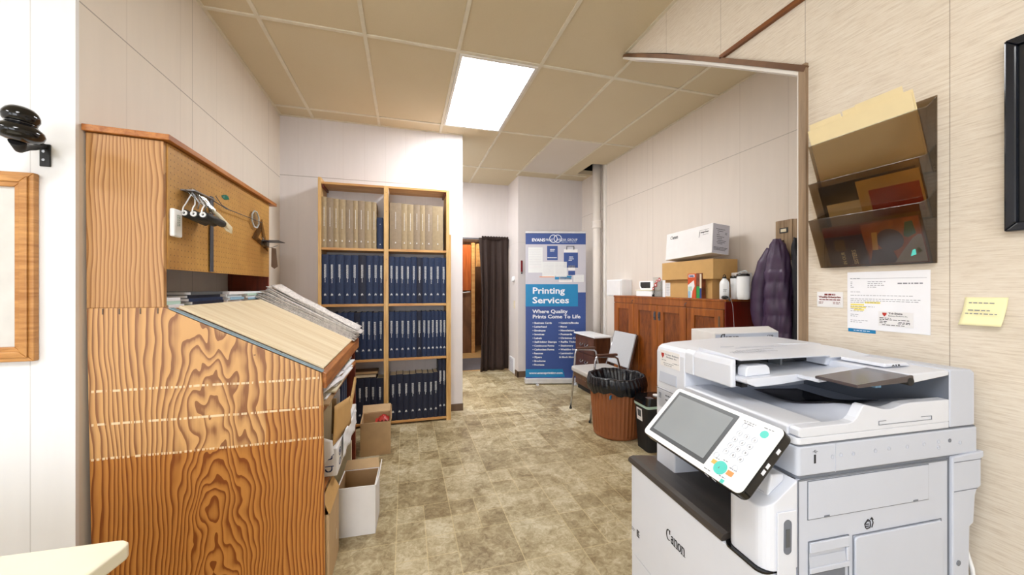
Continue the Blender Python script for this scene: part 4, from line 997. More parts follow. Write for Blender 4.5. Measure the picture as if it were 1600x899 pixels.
for k, st in enumerate(['Business Cards', 'Letterhead', 'Envelopes', 'Invoices', 'Labels', 'Self-Inking Stamps', 'Continuous Forms', 'Carbonless Forms', 'Resumes', 'Flyers', 'Brochures', 'Programs']):
    tx('\u2022 '+st, 108, 551.5+k*20.6, 9.5, len(st)*6.7+9, .45)
for k, st in enumerate(['Catalogs/Books', 'Menus', 'Newsletters', 'Postcards', 'Christmas Cards', 'Raffle Tickets', 'Stationery', 'Wedding Invites', 'Laminating']):
    tx('\u2022 '+st, 248, 551.5+k*20.6, 9.5, len(st)*7.0+9, .45)
tx('& Much More', 251, 737, 9.5, 84, .45)
tx('www.evansprinting.com', 90, 823, 11, 180, .5)
q.build('lettering', 'ring_white', gp, **loc_)
q = MB()
for p in (220, 243):
    Q = Fb(p, 91); rr_ = 22*sc
    q.at(Q).lathe([(rr_*.84, -.0002), (rr_, -.0002), (rr_, .0008), (rr_*.84, .0008), (rr_*.84, -.0002)], 36, cap=False)
q.build('ring_logo', 'ring_white', gp, **loc_)
q = MB()
for (a, b, c, n, st_) in ((90, 155, 150, 12, 9), (166, 222, 226, 8, 8), (230, 286, 226, 8, 8), (255, 312, 306, 3, 6), (334, 378, 292, 4, 8)): lines(q, FR((0, -.0031, 0), (1, 0, 0), (0, 0, 1)), [(xi(a), xi(b), zi(c+k*st_)) for k in range(n)], .0035, .0004, a)
q.build('small_print', 'banner_grey', gp, **loc_)
q = MB()
for (x, y, w_) in ((202, 150, 26), (202, 158, 22), (304, 190, 22), (304, 200, 26), (302, 208, 18)): lines(q, FR((0, -.0031, 0), (1, 0, 0), (0, 0, 1)), [(xi(x), xi(x+w_), zi(y))], .012, .0004, x)
lines(q, FR((0, -.0031, 0), (1, 0, 0), (0, 0, 1)), [(xi(188), xi(238), zi(194))], .01, .0004, 2)
q.build('small_print', 'ring_white', gp, **loc_)

# ------------------------------------------------------------------ night stand
t = thing('side_cabinet', 'small walnut drawer cabinet with white top beside the banner', 'cabinet', (2.30, 4.32, 0))
MB().box(2.195, 2.40, 4.05, 4.58, .06, .718).build('body', 'walnut', t, bevel=.003)
MB().box(2.215, 2.39, 4.07, 4.56, 0, .0595).build('plinth', 'matte_black', t)
MB().box(2.172, 2.415, 4.03, 4.60, .7185, .738).build('top', 'panel_white', t, bevel=.003)
for i in range(3):
    z0 = .50-i*.215; d = MB().box(2.183, 2.1945, 4.06, 4.57, z0, z0+.205).build('drawer', 'walnut', t, bevel=.003)
    for y in (4.25, 4.38): MB().tube([(2.183, y-.035, z0+.12), (2.168, y-.03, z0+.10), (2.165, y, z0+.085), (2.168, y+.03, z0+.10), (2.183, y+.035, z0+.12)], .0055, 8).build('pull', 'steel', d)

# ------------------------------------------------------------------ chair
ch = thing('waiting_chair', 'grey upholstered armchair with metal legs beside the trash can', 'chair', (1.97, 3.56, 0))
def rr_box(x0, x1, y0, y1, r, n=5):
    pts = []
    for cx, cy_, a in ((x1-r, y1-r, 0), (x0+r, y1-r, 90), (x0+r, y0+r, 180), (x1-r, y0+r, 270)):
        for k in range(n+1): th = math.radians(a+90*k/n); pts.append((cx+r*math.cos(th), cy_+r*math.sin(th)))
    return pts
MB().prism(rr_box(1.735, 2.19, 3.315, 3.785, .07), .425, .475, 'z').build('seat', 'grey_fabric', ch, bevel=.015, seg=3)
MB().prism(rr_box(1.755, 2.18, 3.33, 3.77, .06), .375, .4245, 'z').build('seat_pan', 'walnut', ch, bevel=.003)
def backf(off):
    return [(2.175+off, .50), (2.285+off, .865), (2.315+off, .862), (2.205+off, .495)]
MB().prism([(2.172, .505), (2.266, .848), (2.284, .845), (2.192, .50)], 3.335, 3.735, 'y').build('backrest', 'grey_back', ch, bevel=.008, seg=3)
part_label(MB().prism([(2.1925, .505), (2.2845, .840), (2.294, .838), (2.204, .50)], 3.325, 3.745, 'y').build('back_shell', 'walnut', ch, bevel=.003), 'brown back shell')
for y, s in ((3.325, -1), (3.775, 1)):
    MB().tube([(1.745, y+s*.005, .0), (1.775, y, .30), (1.80, y, .60), (1.812, y, .635), (1.84, y, .648), (2.02, y, .632), (2.05, y, .615), (2.065, y, .56), (2.085, y, .44)], .0105, 10).build('front_leg', 'chrome', ch)
    part_label(MB().box(1.82, 2.045, y-.016, y+.016, .645, .668).build('arm_pad', 'arm_brown', ch, bevel=.006), 'brown arm pad')
    MB().tube([(2.24, y, .0), (2.19, y, .28), (2.165, y-s*.01, .44), (2.20, y-s*.03, .56), (2.285, y-s*.03, .85)], .010, 10).build('rear_leg', 'chrome', ch)
    for x in (1.745, 2.24): MB().lathe([(.014, 0), (.014, .018)], 12, (x, y, 0)).build('foot_cap', 'matte_black', ch)

# ------------------------------------------------------------------ trash can with bag and black bin
can = thing('trash_can', 'brown fluted trash can lined with a black bag', 'trash can', (1.862, 3.035, 0))
MB().lathe([(.196, 0), (.208, .012), (.206, .03), (.205, .045), (.232, .44), (.232, .47), (.226, .47), (.20, .10)], 240, rf=lambda a, j: 1+(.035*(1 if math.sin(2*PI*a*40) > .1 else -.2) if 3 <= j <= 4 else 0)).build('body', 'can_brown', can, world=False)
def bagf(u, v):
    th = 2*PI*u; s_ = v
    if s_ < .45: r = .252+.012*math.sin(PI*s_/.45)-.018*(1-s_/.45)*0; z = .405+.125*(s_/.45)
    elif s_ < .6: k = (s_-.45)/.15; r = .252-.022*k; z = .53+.012*math.sin(PI*k)
    else: k = (s_-.6)/.4; r = .230-.05*k; z = .53-.16*k
    r += .007*math.sin(th*13+3*math.sin(th*3)+s_*4)*(1.2 if s_ > .6 else .25)+.004*math.sin(th*41+s_*9); z += (.012*math.sin(th*5+1)+.008*math.sin(th*13))*(1 if s_ < .1 else .35)
    return (r*math.cos(th), r*math.sin(th), z)
part_label(MB().grid(bagf, 170, 20).build('bag', 'bag_black', can, world=False), 'shiny black plastic bag folded over the rim')
MB().lathe([(.17, .37), (.02, .36)], 24, cap=True).build('bag_fill', 'bag_black', can, world=False)
MB().at(Matrix.Translation((-.17, -.185, .395)) @ Matrix.Rotation(.8, 4, 'Z')).box(-.03, .03, -.004, .004, -.02, .008).build('blue_tie', 'banner_blue', can, world=False)
bn = thing('swing_bin', 'small black lidded bin with picture sticker and pale green liner', 'bin', (1.968, 2.662, 0), -.06)
def taper(mb, b, t_, z0, z1):
    (a0, b0), (a1, b1) = b, t_
    lo = rr_box(-a0, a0, -b0, b0, .025, 4); hi = rr_box(-a1, a1, -b1, b1, .03, 4); n = len(lo)
    L = [mb.v((x, y, z0)) for x, y in lo]; Hh = [mb.v((x, y, z1)) for x, y in hi]; mb.f(L[::-1]); mb.f(Hh)
    for i in range(n): mb.f([L[i], L[(i+1) % n], Hh[(i+1) % n], Hh[i]])
    return mb
taper(MB(), (.092, .085), (.112, .103), 0, .355).build('body', 'matte_black', bn, world=False)
part_label(taper(MB(), (.1135, .1045), (.117, .108), .3555, .378).build('liner', 'pale_green', bn, world=False), 'pale green liner edge')
taper(MB(), (.118, .109), (.105, .095), .3785, .435).build('lid', 'glossy_black', bn, world=False)
part_label(MB().lathe([(.028, .4352), (.028, .442)], 24, (.03, -.01, 0)).build('lid_button', 'white_card', bn, world=False), 'round white button')
part_label(MB().box(-.09, -.045, -.085, -.04, .4352, .4375).build('lid_plate', 'steel', bn, world=False), 'silver plate')
Xst = FR((-.1085, .055, .315), (0, -1, 0), (-.055, 0, -1)) @ Matrix.Diagonal((1, -1, 1, 1))
MB().quad((-.1115, .058, .335), (-.1115, -.022, .335), (-.1055, -.022, .235), (-.1055, .058, .235), .0012).build('sticker', 'white_card', bn, world=False)
MB().quad((-.1122, .043, .322), (-.1122, -.008, .322), (-.1070, -.008, .262), (-.1070, .043, .262), .0012).build('sticker', 'bezel_grey', bn, world=False)

# ------------------------------------------------------------------ coats and barn board
t = thing('coat_rack', 'weathered barn wood coat rack board on the right wall', 'coat rack', (2.59, 1.9, 1.66))
for i, (a, b) in enumerate(((1.955, 2.078), (1.83, 1.953), (1.70, 1.828))):
    MB().box(2.572, 2.599, a, b, 1.525+(i == 0)*.0, 1.806-(i == 1)*.004).build('board', 'barn_board', t, bevel=.002)
MB().box(2.568, 2.5715, 1.985, 2.045, 1.715, 1.752).build('label_holder', 'matte_black', t, bevel=.001)
MB().box(2.566, 2.568, 1.995, 2.035, 1.723, 1.744).build('label_card', 'paper_cream', t)
for y in (2.02, 1.90): MB().tube([(2.571, y, 1.66), (2.53, y, 1.645), (2.515, y, 1.665)], .006, 8).build('hook', 'matte_black', t)
def coat(name, label, mat, cx, cy_, prof, seed, puffs=True, sleeve=None):
    t = thing(name, label, 'coat', (cx, cy_, prof[0][0]))
    zt_, zb_ = prof[0][0], prof[-1][0]
    def at_(z):
        for (za, a, b, o), (zb2, a2, b2, o2) in zip(prof, prof[1:]):
            if zb2 <= z <= za+1e-6:
                k = (za-z)/(za-zb2); k = k*k*(3-2*k); return a+(a2-a)*k, b+(b2-b)*k, o+(o2-o)*k
        return prof[-1][1:]
    def fn(u, v):
        z = zt_+(zb_-zt_)*v; a, b, o = at_(z); th = 2*PI*u
        pf = (.008*abs(math.sin((z*1.0)*PI/.115+seed)) if puffs and z < zt_-.22 else 0)
        wr = .005*math.sin(5*th+z*9+seed)+.0025*math.sin(11*th-z*22)
        fold = -.014*math.exp(-((((u*4) % 4)-2.35)/.16)**2)*min(1, v*4)
        return (cx+(b+pf+wr*.6+fold)*math.cos(th), cy_+o+(a+pf*.7+wr)*math.sin(th), z)
    mb = MB().grid(fn, 80, 70)
    o_ = mb.build('body', mat, t)
    MB().lathe([(prof[-1][2]*.8, prof[-1][0]+.02), (.01, prof[-1][0]+.022)], 20, (cx, cy_+prof[-1][3], 0)).build('lining', 'coat_black', t)
    if sleeve:
        P_ = sleeve; m2 = MB(); n = 40; rs = []; ps = []
        for k in range(n+1):
            f_ = k/n*(len(P_)-1); i = min(int(f_), len(P_)-2); g = f_-i; p = [P_[i][j]*(1-g)+P_[i+1][j]*g for j in range(4)]
            ps.append(p[:3]); rs.append(p[3]*(1+.02*math.sin(k*.95+seed)+.02*math.sin(k*.5)))
        m2.tube(ps, rs, 20); m2.build('sleeve', mat, t)
    return t
coat('winter_coat', 'purple quilted winter coat hanging from the barn wood rack', 'coat_purple', 2.485, 1.99,
     [(1.668, .018, .022, .005), (1.62, .045, .045, .0), (1.52, .072, .058, .0), (1.42, .080, .066, -.002), (1.25, .084, .072, .0), (1.08, .088, .074, -.002), (.975, .090, .072, -.004)], .4,
     sleeve=[(2.49, 2.035, 1.60, .036), (2.475, 2.075, 1.50, .050), (2.47, 2.108, 1.36, .056), (2.465, 2.118, 1.22, .056), (2.465, 2.112, 1.10, .050), (2.47, 2.10, 1.03, .040)])
coat('black_coat', 'black coat hanging behind the purple one near the brown jamb', 'coat_black', 2.51, 1.818,
     [(1.66, .015, .02, .06), (1.60, .03, .04, .05), (1.48, .055, .05, .02), (1.30, .075, .055, .0), (.98, .08, .055, .0)], 2.1, puffs=False)
tag(MB().prism([(1.90, 1.52), (1.955, 1.52), (1.925, 1.47)], 2.56, 2.568, 'x').build('hanging_cloth', 'white_card'), 'small white triangle of cloth between the two coats', 'cloth')

# ------------------------------------------------------------------ carton behind the printer on a low stand
st_ = thing('printer_stand', 'low white cabinet carrying the grey carton behind the printer', 'cabinet', (1.72, 1.52, 0))
MB().box(1.42, 1.97, 1.34, 1.70, .05, .93).build('body', 'printer_side', st_, bevel=.004); MB().box(1.45, 1.94, 1.37, 1.67, 0, .0495).build('plinth', 'matte_black', st_)
MB().box(1.55, 1.93, 1.331, 1.3395, .10, .48).build('door', 'printer_white', st_, bevel=.003)
t = thing('toner_carton', 'long pale grey carton on the stand behind the copier', 'box', (1.65, 1.5, .9305), -.0)
zt = 1.117
tcp = [(1.375, 1.405), (1.745, 1.395), (1.93, 1.60), (1.425, 1.61)]
MB().prism(tcp, .9305, zt, 'z').build('body', 'white_card', t, bevel=.002)
dv = (Vector((1.745, 1.395, 0))-Vector((1.375, 1.405, 0))).normalized()
Xq = FR(Vector((1.375, 1.4045, .94)), dv, (0, 0, 1))
part_label(MB().at(Xq).box(.002, .366, .003, .172, .0003, .0012).build('printed_panel', 'printer_grey', t), 'grey printed front')
q = MB(); canon(q, Xq @ Matrix.Translation((.030, .134, .0018)), .040, .105); q.text('C 5250', Xq @ Matrix.Translation((.30, .150, .0018)), .012, .035); q.build('lettering', 'ink', t)

# ------------------------------------------------------------------ copier: local x = depth to the wall, y = along the wall away from camera
pr = thing('photocopier', 'large white office copier with tilted touch panel at right', 'copier', (.8558, .6396, 0), math.radians(-3))
L = dict(world=False)
PW = 'printer_white'
part_label(MB().box(.002, .478, .008, .55, .06, .688).build('body', 'printer_side', pr, bevel=.003, **L), 'lower body')
MB().box(.002, .478, .0, .0078, .06, .892).build('side_cover', 'printer_side', pr, bevel=.002, **L)
MB().box(.0, .478, .430, .532, .690, .9715).build('left_column', PW, pr, bevel=.004, **L)
MB().box(.25, .478, .0085, .4295, .690, .895).build('inner_wall', 'printer_grey', pr, **L)
# floor-level casters
for x in (.06, .42):
    for y in (.06, .48): MB().at(FR((x, y-.012, .03), (1, 0, 0), (0, 0, 1))).lathe([(.029, -.012), (.029, .012)], 16).build('caster', 'matte_black', pr, **L)
# rear overhanging flap column on the near side
MB().prism([(.4865, .897), (.600, .903), (.600, .886), (.590, .884), (.590, .812), (.575, .806), (.568, .79), (.562, .72), (.548, .712), (.545, .60), (.545, .08), (.4865, .08)], -.006, .30, 'y').build('rear_cover', 'printer_side', pr, bevel=.003, **L)
q = MB(); q.box(.490, .589, -.0068, -.0055, .8825, .884).box(.490, .574, -.0068, -.0055, .808, .8095).box(.4788, .4862, .001, .006, .10, .892); q.build('seam', 'line_grey', pr, **L)
MB().at(FR((.505, -.0064, .625), (1, 0, 0), (0, 0, 1))).lathe([(.007, -.001), (.007, .001)], 16).build('screw', 'line_grey', pr, **L)
# front door, black top edge and inner output tray
fd = rr_box(-.092, .001, .004, .563, .028, 6)
fdp = [(p[0] if p[0] < -.03 else p[0], p[1]) for p in fd]
def front_poly(x0, x1, y0, y1, r):
    pts = [(x1, y0), (x1, y1)]
    for k in range(7): a = math.radians(90+15*k); pts.append((x0+r+r*math.cos(a), y1-r+r*math.sin(a)))
    for k in range(7): a = math.radians(180+15*k); pts.append((x0+r+r*math.cos(a), y0+r+r*math.sin(a)))
    return pts
door = MB().prism(front_poly(-.092, .0015, .004, .563, .022), .372, .688, 'z').build('front_door', PW, pr, bevel=.002, **L)
for i, (z0, z1) in enumerate(((.218, .368), (.066, .214))):
    d = MB().prism(front_poly(-.090, .0015, .004, .563, .02), z0, z1, 'z').build('paper_drawer', PW, pr, bevel=.002, **L)
    MB().box(-.0935, -.0905, .20, .36, z1-.035, z1-.012).build('handle', 'line_grey', d, **L)
X = FR((-.0925, .345, .549), (0, -1, 0), (0, 0, 1))
q = MB(); canon(q, X, .034, .086); q.build('lettering', 'ink', door, **L)
X = FR((-.0925, .545, .455), (0, -1, 0), (0, 0, 1))
q = MB(); lines(q, X, [(0, .022, .006), (0, .016, .0)], .003, seedv=3)
q.build('small_print', 'ink_grey', door, **L)
X = FR((-.0925, .512, .452), (0, -1, 0), (0, 0, 1)); q = MB().at(X)
q.box(.0, .016, .016, .020, 0, .0005).box(.0, .012, .010, .014, 0, .0005).box(.004, .016, .004, .008, 0, .0005).box(.0, .016, -.004, .001, 0, .0005).box(.0, .003, .001, .020, 0, .0005)
q.build('mark', 'ink', door, **L)
edge = MB()
ep = [(-.095, .689), (-.096, .697), (-.090, .705), (-.075, .709), (-.04, .706), (.0, .700), (.245, .690), (.245, .689)]
edge.prism(ep, .118, .566, 'y').build('output_tray', 'tray_black', pr, bevel=.002, **L)
MB().prism(front_poly(-.0955, .0, .002, .117, .022), .6885, .6935, 'z').build('black_edge', 'glossy_black', pr, **L)
# control-side block at the near front corner
blk = MB()
out = front_poly(-.086, .0, -.001, .1165, .030)
n = len(out); top = lambda x: .888+(x)*.72
lo = [blk.v((x, y, .694)) for x, y in out]; hi = [blk.v((x, y, .892+min(0, x)*.70)) for x, y in out]
blk.f(lo[::-1]); blk.f(hi)
for i in range(n): blk.f([lo[i], lo[(i+1) % n], hi[(i+1) % n], hi[i]])
blk = blk.build('corner_block', PW, pr, bevel=.002, **L)
MB().box(-.060, -.012, .03, .085, .8555, .8562).build('recess', 'printer_grey', blk, **L)
MB().prism([(-.06, .85), (-.015, .882), (-.012, .897), (-.05, .90)], .02, .09, 'y').build('panel_hinge', PW, pr, bevel=.004, **L)
# latch on the near front corner
lt = MB().box(-.0585, -.007, -.0042, -.0012, .30, .827).build('latch_cover', PW, pr, bevel=.002, **L)
MB().prism([(-.043+.011+.011*math.cos(a*PI/8), (.798 if a < 8 else .742)+.011*math.sin(a*PI/8)) for a in range(16)], -.0052, -.0044, 'y').build('latch_recess', 'line_grey', lt, **L)
MB().box(-.038, -.027, -.0062, -.0054, .748, .788).build('latch', 'bezel_grey', lt, **L)
# near side details
sc_ = MB()
sd = MB().box(.030, .408, -.0022, -.0003, .7985, .885).build('side_panel', 'printer_side', pr, bevel=.0015, **L)
def outline(x0, x1, z0, z1, w_, y=-.0012, nm='seam', y1=-.0002):
    return MB().box(x0, x1, y, y1, z1-w_, z1).box(x0, x1, y, y1, z0, z0+w_).box(x0, x0+w_, y, y1, z0+w_, z1-w_).box(x1-w_, x1, y, y1, z0+w_, z1-w_).build(nm, 'line_grey', pr, **L)
outline(.0285, .4095, .797, .8865, .0012)
MB().box(.004, .479, -.0015, -.0001, .8885, .8925).build('seam', 'line_grey', pr, **L)
MB().box(.0015, .0035, -.0015, -.0001, .10, .892).build('seam', 'line_grey', pr, **L)
q = MB().box(.075, .09, -.0034, -.0023, .7995, .803).box(.355, .37, -.0034, -.0023, .7995, .803); q.build('tab', 'line_grey', sd, **L)
dr = MB().prism(rr_box(.165, .452, .36, .741, .010, 3), -.006, -.0004, 'y')
# prism in (x,z) with rounded corners
dr.build('manual_feed_door', 'printer_side', pr, bevel=.002, **L)
outline(.1625, .4545, .3575, .7435, .0016)
gp_ = MB().box(.032, .148, -.0052, -.0004, .722, .746).box(.032, .148, -.0052, -.0004, .675, .688).box(.140, .148, -.0052, -.0004, .6885, .7215).build('grip_frame', 'printer_side', pr, bevel=.002, **L)
MB().prism([(-.0008, .6885), (-.0038, .6885), (-.0008, .712)], .0325, .1395, 'x').build('grip_recess', 'printer_grey', pr, **L)
part_label(MB().box(.036, .138, -.0016, -.0004, .640, .672).build('grip_recess', 'line_grey', pr, **L), 'dark lower recess')
outline(.0305, .1495, .636, .748, .0010, y=-.0020)
# pull icon: hand and arrow
X = FR((.200, -.0008, .752), (1, 0, 0), (0, 0, 1)); q = MB()
q.pen(X, [[(.0, .012), (.006, .018), (.016, .018), (.018, .010), (.016, .002), (.006, .0), (.002, .004), (.0, .012)], [(.006, .018), (.010, .022), (.016, .018)], [(.004, .006), (.012, .006)], [(.004, .011), (.012, .011)], [(.022, .002), (.026, .012), (.022, .024)], [(.018, .021), (.022, .025), (.026, .020)]], .0014, .0014)
q.build('icon', 'ink', pr, **L)
# scanner base
sb = MB().prism(front_poly(.000, .583, -.0015, .533, .010), .8995, .966, 'z').build('scanner_base', 'printer_side', pr, bevel=.003, **L)
MB().prism(front_poly(.003, .580, .001, .531, .010), .9665, .9695, 'z').build('gap', 'line_grey', pr, **L)
MB().prism(front_poly(.003, .580, .001, .531, .010), .8925, .899, 'z').build('gap', 'line_grey', pr, **L)
q = MB()
for i, (x, z) in enumerate(((.10, .936), (.125, .938), (.163, .937), (.232, .937), (.276, .938), (.335, .937), (.393, .938), (.443, .940), (.443, .925), (.520, .930))):
    MB().at(FR((x, -.0018, z), (1, 0, 0), (0, 0, 1))).lathe([(.0042, -.0003), (.0048, -.0003), (.0048, .0006), (.0042, .0006), (.0042, -.0003)], 14, cap=False).build('screw_mark', 'printer_grey', sb, **L)
q.box(.1085, .1095, -.0022, -.0015, .900, .966); q.build('seam', 'printer_grey', sb, **L)
MB().box(.046, .051, -.0024, -.0015, .926, .946).build('usb_port', 'ink', sb, **L)
q = MB(); q.pen(FR((.042, -.0018, .953), (1, 0, 0), (0, 0, 1)), [[(.0, .0), (.014, .0)], [(.003, .0), (.006, .003), (.009, .003)], [(.005, 0), (.008, -.003), (.011, -.003)]], .001, .001); q.build('icon', 'ink_grey', sb, **L)
q = MB(); q.at(FR((.482, -.0018, .939), (1, 0, 0), (0, 0, 1))).lathe([(.005, 0), (.005, .001)], 14); q.build('lock_mark', 'line_grey', sb, **L)

# ---- document feeder / platen lid
LZ0 = .970
base_ = MB().prism(front_poly(.0, .4845, .0005, .379, .012), LZ0, .986, 'z').build('lid', PW, pr, bevel=.002, **L)
# front rim: ramps up to the left column
fr_ = MB()
fr_.prism([(.0, .9862), (.0, 1.007), (.008, 1.0095), (.100, 1.0095), (.125, .9862)], .024, .379, 'y')
fr_.build('lid_front_rim', PW, pr, bevel=.003, **L)
rimp = [(.012, .9862), (.004, .990), (.004, 1.004), (.012, 1.009), (.150, 1.009), (.165, 1.012), (.176, 1.020), (.195, 1.047), (.203, 1.049), (.235, 1.041), (.262, 1.034), (.285, 1.033), (.305, 1.037), (.325, 1.042), (.35, 1.044), (.484, 1.043), (.484, .9862)]
MB().prism(rimp, .0, .0235, 'y').build('lid_side_rim', PW, pr, bevel=.002, **L)
# outlet tray sheet in the well: smooth slope down to the left
def well(u, v):
    x = .115+(.480-.115)*u; y = .0245+(.378-.0245)*v
    e = 1-min(1, v/.55); z = .990+.004*math.sin(u*6)+.044*(e*e*(3-2*e))*max(0, min(1, (u-.12)/.12))*(1-.22*math.exp(-((u-.46)/.12)**2))
    return (x, y, z)
MB().grid(well, 40, 30).build('output_tray', 'printer_grey', pr, **L)
q = MB(); q.grid(lambda u, v: (.20+.17*u, .08+.23*v, well((.20+.17*u-.115)/.365, (.08+.23*v-.0245)/.3535)[2]+.004+.006*v), 10, 10); q.build('clear_guide', 'smoke_tray', pr, solid=.0012, **L)
outl = MB()
outl.box(.150+.094, .150+.095, -.0012, -.0002, .998, 1.006).box(.244, .268, -.0012, -.0002, 1.006, 1.007).box(.244, .268, -.0012, -.0002, .997, .998).box(.268, .420, -.0012, -.0002, .997, .998).box(.385, .420, -.0012, -.0002, 1.006, 1.007).box(.420, .421, -.0012, -.0002, .997, 1.007)
outl.build('seam', 'line_grey', pr, **L)
# left column of the feeder (far side) and right column (wall side)
lc = MB(); lcp = [(.0, LZ0), (.0, 1.100), (.006, 1.115), (.020, 1.124), (.060, 1.130), (.30, 1.140), (.50, 1.138), (.565, 1.128), (.580, 1.112), (.580, LZ0)]
lc.prism(lcp, .380, .532, 'y').build('feeder_housing', PW, pr, bevel=.005, seg=3, **L)
MB().prism([(.4865, LZ0), (.4865, 1.118), (.50, 1.120), (.566, 1.116), (.578, 1.108), (.578, LZ0)], .0, .379, 'y').build('hinge_column', 'printer_side', pr, bevel=.004, seg=3, **L)
MB().box(.4848, .4862, .002, .379, LZ0, 1.112).build('seam', 'line_grey', pr, **L)
# feeder nose: box with the top cover that slopes down over the document slot
MB().prism([(.0005, 1.052), (.0005, 1.118), (.010, 1.129), (.040, 1.134), (.335, 1.142), (.484, 1.138), (.484, 1.052)], .340, .3795, 'y').build('feeder_body', PW, pr, bevel=.003, **L)
tc = MB()
cpoly = [(.175, 1.1285), (.172, 1.1325), (.250, 1.1385), (.3395, 1.1410), (.3395, 1.1270)]   # (y, z)
tc.prism(cpoly, .0185, .33, 'x'); tc.build('feeder_cover', PW, pr, bevel=.002, **L)
MB().prism([(.185, 1.1185), (.172, 1.126), (.25, 1.136), (.3395, 1.138), (.3395, 1.10), (.19, 1.10)], .3305, .484, 'x').build('feeder_cover', PW, pr, bevel=.003, **L)
MB().prism([(.0015, 1.052), (.0005, 1.112), (.006, 1.128), (.018, 1.131), (.018, 1.052)], .190, .3395, 'y').build('feeder_end', PW, pr, bevel=.004, **L)
part_label(MB().box(.0185, .33, .245, .3395, 1.102, 1.1265).build('slot', 'glossy_black', pr, **L), 'black document slot')
MB().box(.185, .192, .205, .2445, 1.104, 1.1265).build('slot_roller', 'bezel_grey', pr, **L)
MB().box(.0185, .484, .3, .3395, 1.052, 1.1015).build('feeder_floor', 'printer_grey', pr, **L)
q = MB()
for x in (.05, .09, .13): q.box(x, x+.02, .205, .2995, 1.046, 1.0535)
q.build('roller', 'matte_black', pr, **L)
# document tray slab with guide
MB().prism([(.0190, 1.072), (.0190, 1.083), (.30, 1.092), (.4835, 1.108), (.4835, 1.098), (.30, 1.076), (.12, 1.062), (.05, 1.060)], .155, .2995, 'y').build('document_tray', PW, pr, bevel=.002, **L)
dtp = [(.105, 1.071), (.105, 1.0815), (.30, 1.093), (.345, 1.1035), (.345, 1.1145), (.4835, 1.1155), (.4835, 1.1045), (.36, 1.101), (.30, 1.079)]
MB().prism([(.185, 1.079), (.185, 1.089), (.345, 1.1035), (.345, 1.0915)], .095, .1545, 'y').build('document_tray', PW, pr, bevel=.002, **L)
MB().prism([(.345, 1.0905), (.345, 1.115), (.4835, 1.1175), (.4835, 1.1045)], .0, .2, 'y').build('deck', PW, pr, bevel=.003, **L)
MB().prism([(.035, 1.0835), (.036, 1.105), (.044, 1.113), (.105, 1.114), (.115, 1.106), (.118, 1.0865)], .175, .205, 'y').build('paper_guide', PW, pr, bevel=.003, **L)
MB().prism([(.36, 1.1182), (.362, 1.128), (.44, 1.128), (.455, 1.118)], .06, .17, 'y').build('paper_guide', PW, pr, bevel=.003, **L)
q = MB(); q.text('A 5 R', FR((.385, .0595, 1.1205), (1, 0, 0), (0, 0, 1)), .004, .03, bold=.0002); q.build('small_print', 'ink', pr, **L)
sm = MB(); sm.prism([(.170, 1.0915), (.170, 1.099), (.350, 1.113), (.352, 1.099), (.335, 1.0965)], -.006, .094, 'y')
part_label(sm.build('tray_extension', 'smoke_lid', pr, bevel=.002, **L), 'smoky brown tray extension')
MB().at(FR((.340, -.004, 1.098), (1, 0, 0), (0, 0, 1))).lathe([(.010, -.03), (.010, .003)], 16).build('extension_hinge', 'matte_black', pr, **L)
MB().box(.39, .41, .10, .25, 1.052, 1.078).build('outlet_stop', 'light_blue', pr, **L)
# markings on top of the feeder
q = MB()
lines(q, FR((.05, .235, 1.139), (1, -.05, .02), (0, 1, .05)), [(0, .15, .0), (.0, .12, .012), (.03, .16, .024)], .004, seedv=8)
q.box(.09, .14, .325, .328, 1.1405, 1.1415); q.build('small_print', 'faint_grey', pr, **L)
q = MB(); lines(q, FR((.12, .30, 1.1405), (1, 0, 0), (0, 1, 0)), [(.0, .20, .0), (.03, .16, .012)], .003, seedv=5); q.build('small_print', 'printer_grey', pr, **L)
# service label on the feeder end, pocket and vents below it
stk = MB().box(-.0012, -.0002, .404, .508, 1.052, 1.108).build('service_sticker', 'white_card', pr, **L)
X = FR((-.0013, .504, 1.098), (0, -1, 0), (0, 0, 1)); q = MB()
q.text('Tri-State Business', X @ Matrix.Translation((.022, -.005, 0)), .0052, .074); q.text('Machines, Inc.', X @ Matrix.Translation((.03, -.014, 0)), .0052, .055)
lines(q, X, [(.005, .03, -.024), (.065, .095, -.028), (.015, .07, -.034), (.02, .06, -.040)], .002, .0004, 2)
q.build('lettering', 'ink_grey', stk, **L)
MB().at(X).prism([(.003, -.0), (.018, -.0), (.018, -.008), (.0105, -.018), (.003, -.008)], 0, .0005, 'z').build('red_shield', 'red', stk, **L)
MB().prism([(-.0003, .992), (-.0042, .994), (-.0042, .998), (-.0003, 1.030)], .420, .512, 'y').build('grip', 'printer_grey', pr, **L)
q = MB().box(-.0012, -.0002, .385, .533, .9665, .9685)
for k in range(4): q.box(-.0012, -.0002, .505, .517, .950-k*.005, .952-k*.005)
q.build('seam', 'line_grey', pr, **L)
q = MB(); lines(q, FR((-.0004, .48, .935), (0, -1, 0), (0, 0, 1)), [(0, .09, .015), (.0, .02, 0), (.03, .07, -.004), (.0, .06, -.014)], .005, seedv=6); q.build('small_print', 'line_grey', pr, **L)

